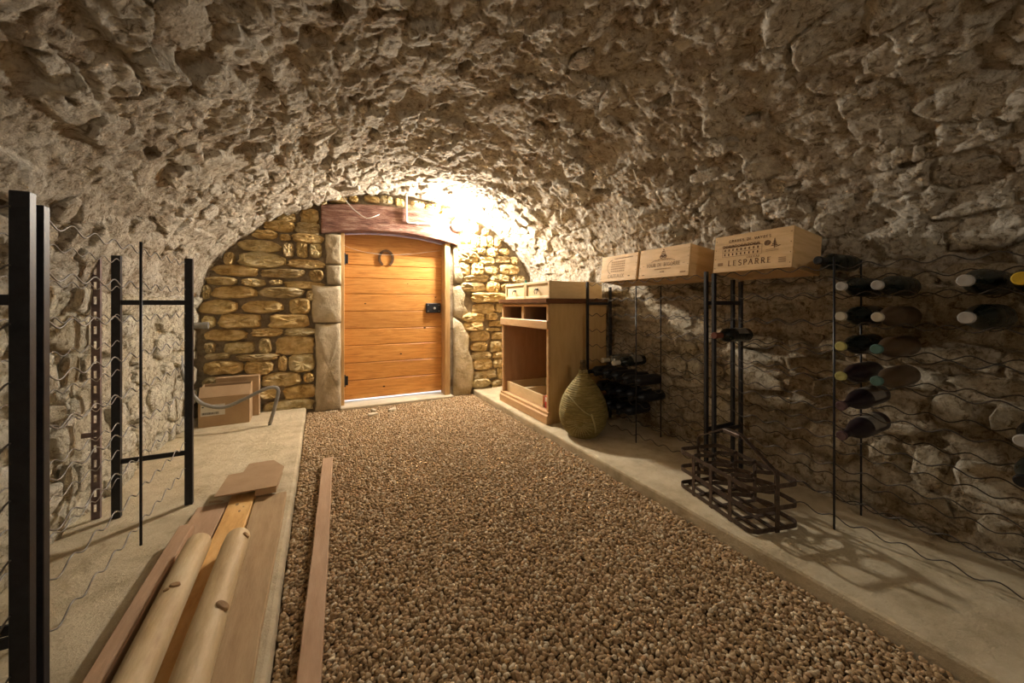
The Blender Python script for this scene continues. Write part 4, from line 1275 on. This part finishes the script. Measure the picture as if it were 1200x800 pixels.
# ------------------------------------------------------------------ iron bottle carrier
cr = thing('bottle_carrier', (1.735, 1.130, 0.06), 'empty iron strap bottle carrier with tall handle on the ledge', 'carrier', rz=-math.radians(13))
LW, LL = 0.125, 0.225
def rrect(lw, ll, r, z, n=5):
    p = []
    for cx, cy, a0 in ((lw - r, ll - r, 0), (-lw + r, ll - r, 90), (-lw + r, -ll + r, 180), (lw - r, -ll + r, 270)):
        p += [(x, y, z) for x, y in arc(cx, cy, r, r, a0, a0 + 90, n)]
    return p
for z in (0.014, 0.098, 0.188):
    MB().strap(rrect(LW, LL, 0.035, z), 0.0095, 0.003, closed=True).build('ring_strap', 'iron', cr)
for z in (0.188, 0.103):
    for k in (-1, 0, 1):                    # wavy cross dividers
        y0 = k * 2 * LL / 4
        MB().strap([(-LW + 2 * LW * q / 16, y0 + 0.014 * math.sin(2 * PI * q / 8), z + 0.004) for q in range(17)], 0.008, 0.0025).build('divider_strap', 'iron', cr)
    MB().strap([(0.012 * math.sin(2 * PI * q / 8), -LL + 2 * LL * q / 32, z - 0.006) for q in range(33)], 0.008, 0.0025).build('divider_strap', 'iron', cr)
for x in (-0.062, 0.0, 0.062):
    MB().strap([(x, -LL, 0.006), (x, LL, 0.006)], 0.010, 0.003, (1, 0, 0)).build('base_strap', 'iron', cr)
for k in (-1, 0, 1):
    MB().strap([(-LW, k * LL / 2, 0.004), (LW, k * LL / 2, 0.004)], 0.010, 0.003, (0, 1, 0)).build('base_strap', 'iron', cr)
for s in (-1, 1):
    for k in (-1, 0, 1):
        MB().box(s * LW - 0.0022, s * LW + 0.0022, k * LL / 2 - 0.009, k * LL / 2 + 0.009, 0.0, 0.200, 0.0006).build('upright', 'iron', cr)
hp = [(0, -LL - 0.003, 0.0), (0, -LL - 0.003, 0.12), (0, -LL - 0.003, 0.232), (0, -LL + 0.005, 0.248), (0, -0.055, 0.338), (0, -0.035, 0.345), (0, 0.035, 0.345), (0, 0.055, 0.338),
      (0, LL - 0.005, 0.248), (0, LL + 0.003, 0.232), (0, LL + 0.003, 0.12), (0, LL + 0.003, 0.0)]
MB().strap(hp, 0.0022, 0.018, (0, 0.001, 0) if False else (1, 0, 0)).bm.free()
hb = MB()
rings = []
for i, p in enumerate(hp):                  # strap 18 mm wide across, 4 mm thick in the handle's plane
    a, b = Vector(hp[max(i - 1, 0)]), Vector(hp[min(i + 1, len(hp) - 1)])
    d = (b - a).normalized()
    nn = Vector((1, 0, 0)).cross(d).normalized()
    rings.append([hb.bm.verts.new(Vector(p) + Vector((sx * 0.010, 0, 0)) + nn * sz * 0.0022) for sx, sz in ((-1, -1), (1, -1), (1, 1), (-1, 1))])
for A, C in zip(rings, rings[1:]):
    for j in range(4):
        hb.bm.faces.new((A[j], A[(j + 1) % 4], C[(j + 1) % 4], C[j]))
hb.bm.faces.new(rings[0][::-1])
hb.bm.faces.new(rings[-1])
hb.build('handle', 'iron', cr)
MB().box(-0.014, 0.014, -0.05, 0.05, 0.325, 0.344, 0.003).build('hand_grip', 'iron', cr)

# ------------------------------------------------------------------ things on the plank-side ledge
def board(name, x0, x1, y0, y1, z0, z1, mat, label, cat='plank', dx=0.0, bev=0.003, group=None, knots=()):
    """sawn board along the room; dx = sideways drift at the far end"""
    cx, cy = (x0 + x1) / 2, (y0 + y1) / 2
    t = thing(name, (cx + dx / 2, cy, z0), label, cat, group, rz=-math.atan2(dx, y1 - y0))
    bm = MB()
    n = 14
    rings = []
    w, th, l = x1 - x0, z1 - z0, y1 - y0
    rn = random.Random(hash(label) % 1000 if False else len(label) * 7)
    for k in range(n + 1):
        y = -l / 2 + l * k / n
        jx, jw = 0.0015 * rn.uniform(-1, 1), 1 + 0.01 * rn.uniform(-1, 1)
        rings.append([bm.bm.verts.new((jx + sx * w / 2 * jw, y, zz)) for sx, zz in
                      ((-1, 0), (1, 0), (1, th - bev), (1 - 2 * bev / w, th), (-1 + 2 * bev / w, th), (-1, th - bev))])
    for A, C in zip(rings, rings[1:]):
        for j in range(6):
            bm.bm.faces.new((A[j], A[(j + 1) % 6], C[(j + 1) % 6], C[j]))
    bm.bm.faces.new(rings[0][::-1])
    bm.bm.faces.new(rings[-1])
    bm.build('timber', mat, t)
    for kx, ky, kr in knots:
        kb = MB().lathe([(0, 0.0012), (kr * 0.6, 0.001), (kr, 0.0002)], 10, Matrix.Translation((kx * w, ky * l, th)) @ Matrix.Diagonal((0.8, 1.6, 1, 1)))
        kb.build('knot', 'knot', t, True)
    return t
GB = 'boards lying on the concrete ledge'
board('plank', -0.500, -0.386, 0.40, 2.17, 0.060, 0.084, 'pink_board', 'dull brown board on the ledge, alongside the orange one', group=GB, knots=((0.1, 0.2, 0.006),))
board('plank', -0.380, -0.282, 0.40, 2.22, 0.060, 0.090, 'orange_board', 'fresh orange pine board reaching under the cardboard flap', group=GB, knots=((-0.1, 0.44, 0.008), (0.1, 0.40, 0.006), (0.2, 0.42, 0.004)))
board('plank', -0.278, -0.150, 0.40, 2.17, 0.060, 0.082, 'board', 'wide weathered board lying along the ledge front edge', group=GB)
board('plank', -0.496, -0.448, 0.40, 1.95, 0.0842, 0.118, 'pink_board', 'narrow batten lying on the dull brown board beside a log', 'batten', dx=-0.01)
def log(xa, ya, xb, yb, r, z, label, knots):
    t = thing('log', (xa, ya, z - r), label, 'log', 'peeled round logs')
    n = 26
    mb = MB()
    rn = random.Random(int(r * 1e5))
    d = Vector((xb - xa, yb - ya, 0))
    pts_, rr = [], []
    for k in range(n + 1):
        q = k / n
        pts_.append(Vector((0, 0, r)) + d * q + Vector((0.002 * math.sin(7 * q + r * 900), 0, 0)))
        rr.append(r * (0.96 if k in (0, n) else 1.0 + 0.012 * math.sin(11 * q + 40 * r)))
    pts_ = [pts_[0] - d.normalized() * 0.001] + pts_ + [pts_[-1] + d.normalized() * 0.006]
    rr = [r * 0.90] + rr + [r * 0.84]
    mb.tube(pts_, rr, 20)
    b = mb.build('trunk', 'log', t, 'auto')
    for q, ang, kr in knots:
        c = Vector((0, 0, r)) + d * q
        nrm = Vector((math.sin(ang), 0, math.cos(ang)))
        mm = Matrix.Translation(c + nrm * r * 0.985) @ nrm.to_track_quat('Z', 'Y').to_matrix().to_4x4()
        MB().lathe([(kr * 1.15, -0.002), (kr, 0.003), (kr * 0.6, 0.004), (0, 0.002)], 12, mm @ Matrix.Diagonal((1, 1.25, 1, 1))).build('knot', 'knot', t, True)
log(-0.376, 0.35, -0.397, 1.75, 0.040, 0.1305, 'peeled round log lying beside the narrow batten', [(0.79, 0.15, 0.010), (0.78, -0.25, 0.006)])
log(-0.262, 0.35, -0.276, 1.72, 0.041, 0.1325, 'peeled round log lying over the joint of orange and weathered boards', [(0.70, 0.75, 0.014), (0.97, 0.9, 0.010)])
board('plank', -0.075, -0.018, 0.62, 2.62, 0.012, 0.052, 'pink_board', 'long narrow plank lying on the gravel beside the ledge', dx=0.085)

# flattened carton on the boards
cf = thing('cardboard_flap', (-0.30, 2.30, 0.0905), 'flattened cardboard carton lying over the ends of the boards', 'cardboard')
top = [(-0.135, -0.145), (0.108, -0.148), (0.122, 0.095), (0.063, 0.218), (-0.053, 0.220), (-0.063, 0.105), (-0.124, 0.100)]
MB().prism(top, 'z', 0.030, 0.035).build('upper_sheet', 'card_old', cf)
MB().box(0.022, 0.106, -0.140, -0.136, 0.0, 0.030).build('end_flap', 'cardboard', cf)
MB().prism([(0.020, -0.136), (0.106, -0.136), (0.116, 0.09), (0.05, 0.20), (-0.04, 0.20), (0.02, 0.08)], 'z', 0.0, 0.004).build('lower_sheet', 'card_old', cf)
for x, y in ((0.104, -0.02), (0.02, 0.06), (-0.02, 0.19)):
    MB().box(x - 0.002, x + 0.002, y - 0.05, y + 0.05, 0.004, 0.030).build('fold_wall', 'card_old', cf)
MB().prism([(-0.16, -0.12), (-0.115, -0.150), (-0.10, -0.138), (-0.13, -0.115)], 'z', 0.004, 0.007).build('torn_corner', 'cardboard', cf)

# cardboard boxes by the end wall
bx = thing('cardboard_box', (-0.675, 3.755, 0.06), 'open cardboard box with a white barcode label', 'box', rz=0.03)
mb = MB()
W2, D2 = 0.162, 0.095
for q in ((-W2, W2, -D2, -D2 + 0.005, 0.22), (-W2, W2, D2 - 0.005, D2, 0.30)):
    MB().box(q[0], q[1], q[2], q[3], 0, q[4], 0.001).build('wall', 'cardboard', bx)
for s in (-1, 1):
    MB().prism([(-D2 + 0.005, 0), (D2 - 0.005, 0), (D2 - 0.005, 0.30), (-D2 + 0.06, 0.285), (-D2 + 0.005, 0.22)], 'x', s * W2, s * (W2 - 0.005)).build('wall', 'cardboard', bx)
MB().box(-W2 + 0.005, W2 - 0.005, -D2 + 0.005, D2 - 0.005, 0, 0.004).build('bottom', 'cardboard', bx)
mb = MB()
mb.prism([(-D2, 0.22), (-D2 + 0.055, 0.295), (-D2 + 0.055, 0.30), (-D2 - 0.001, 0.226)], 'x', -W2, W2)
mb.build('flap', 'cardboard', bx)
lb = MB().box(-W2 + 0.014, -W2 + 0.165, -D2 - 0.0012, -D2 - 0.0002, 0.085, 0.170).build('label', 'paper', bx)
mb = MB()
x = -W2 + 0.022
rb = random.Random(3)
while x < -W2 + 0.122:
    w = rb.choice((0.0012, 0.002, 0.003))
    mb.box(x, x + w, -D2 - 0.0017, -D2 - 0.0012, 0.095, 0.112)
    x += w + rb.choice((0.0012, 0.002))
mb.box(-W2 + 0.022, -W2 + 0.034, -D2 - 0.0017, -D2 - 0.0012, 0.150, 0.158)
mb.box(-W2 + 0.060, -W2 + 0.115, -D2 - 0.0017, -D2 - 0.0012, 0.152, 0.155)
mb.build('barcode', 'cap_black', lb)['kind'] = 'stuff'
b2 = thing('cardboard_box', (-0.62, 3.905, 0.06), 'taller closed cardboard carton standing against the end wall', 'box')
MB().box(-0.150, 0.150, -0.045, 0.03, 0, 0.34, 0.003).build('carton', 'cardboard', b2)
MB().box(-0.150, 0.150, -0.010, -0.004, 0.3385, 0.3415).build('tape', 'card_old', b2)

# grey conduit pieces
gp = thing('pipe_stub', (-0.86, 3.80, 0.835), 'short grey plastic pipe stub sticking out of the pale wall', 'pipe')
MB().tube([(-0.12, 0, 0), (0.05, 0, 0)], 0.024, 16).build('pipe', 'grey_plastic', gp, 'auto')
MB().tube([(0.02, 0, 0), (0.058, 0, 0)], 0.028, 16).build('socket', 'grey_plastic', gp, 'auto')
hz = thing('grey_hose', (-0.64, 3.5, 0.06), 'grey flexible conduit curving in front of the cardboard box', 'hose')
ctrl = [(-0.93, 3.62, 0.62), (-0.90, 3.56, 0.50), (-0.848, 3.50, 0.396), (-0.819, 3.5, 0.331), (-0.76, 3.5, 0.268), (-0.649, 3.5, 0.236), (-0.528, 3.5, 0.279), (-0.391, 3.5, 0.344),
        (-0.325, 3.5, 0.352), (-0.300, 3.5, 0.320), (-0.318, 3.5, 0.22), (-0.352, 3.5, 0.085), (-0.36, 3.5, 0.073)]
def catm3(P, n=8):
    P = [np.array(p) for p in P]
    P = [2 * P[0] - P[1]] + P + [2 * P[-1] - P[-2]]
    o = []
    for i in range(1, len(P) - 2):
        a, b, c_, d = P[i - 1:i + 3]
        for t in np.linspace(0, 1, n, endpoint=False):
            o.append(0.5 * (2 * b + (c_ - a) * t + (2 * a - 5 * b + 4 * c_ - d) * t * t + (3 * b - a - 3 * c_ + d) * t ** 3))
    o.append(P[-2])
    return o
hp_ = catm3(ctrl, 14)
MB().tube([tuple(p - np.array((-0.64, 3.5, 0.06))) for p in hp_], [0.0125 + (0.0012 if k % 2 else 0) for k in range(len(hp_))], 12).build('flexible_conduit', 'grey_plastic', hz, True)

# pale stone chips on the gravel by the threshold
for k, (x, y, s, a) in enumerate(((0.42, 3.62, 0.05, 0.3), (0.60, 3.70, 0.055, 1.0), (0.44, 3.75, 0.035, 2.0))):
    txt = ('flat pale stone chip lying on the gravel before the door', 'larger flat pale stone chip nearer the middle of the threshold', 'small pale stone chip close to the threshold')[k]
    t = thing('stone_chip', (x, y, 0.008), txt, 'stone', 'stone chips near the threshold', rz=a)
    me = stone_mesh('chip', s * 2, s * 1.1, 0.016, 'step', 900 + k, n=9, sink=0.004)
    o = link('chip', me, t, (0, 0, 0.002))
    o.rotation_euler = (-PI / 2, 0, 0)
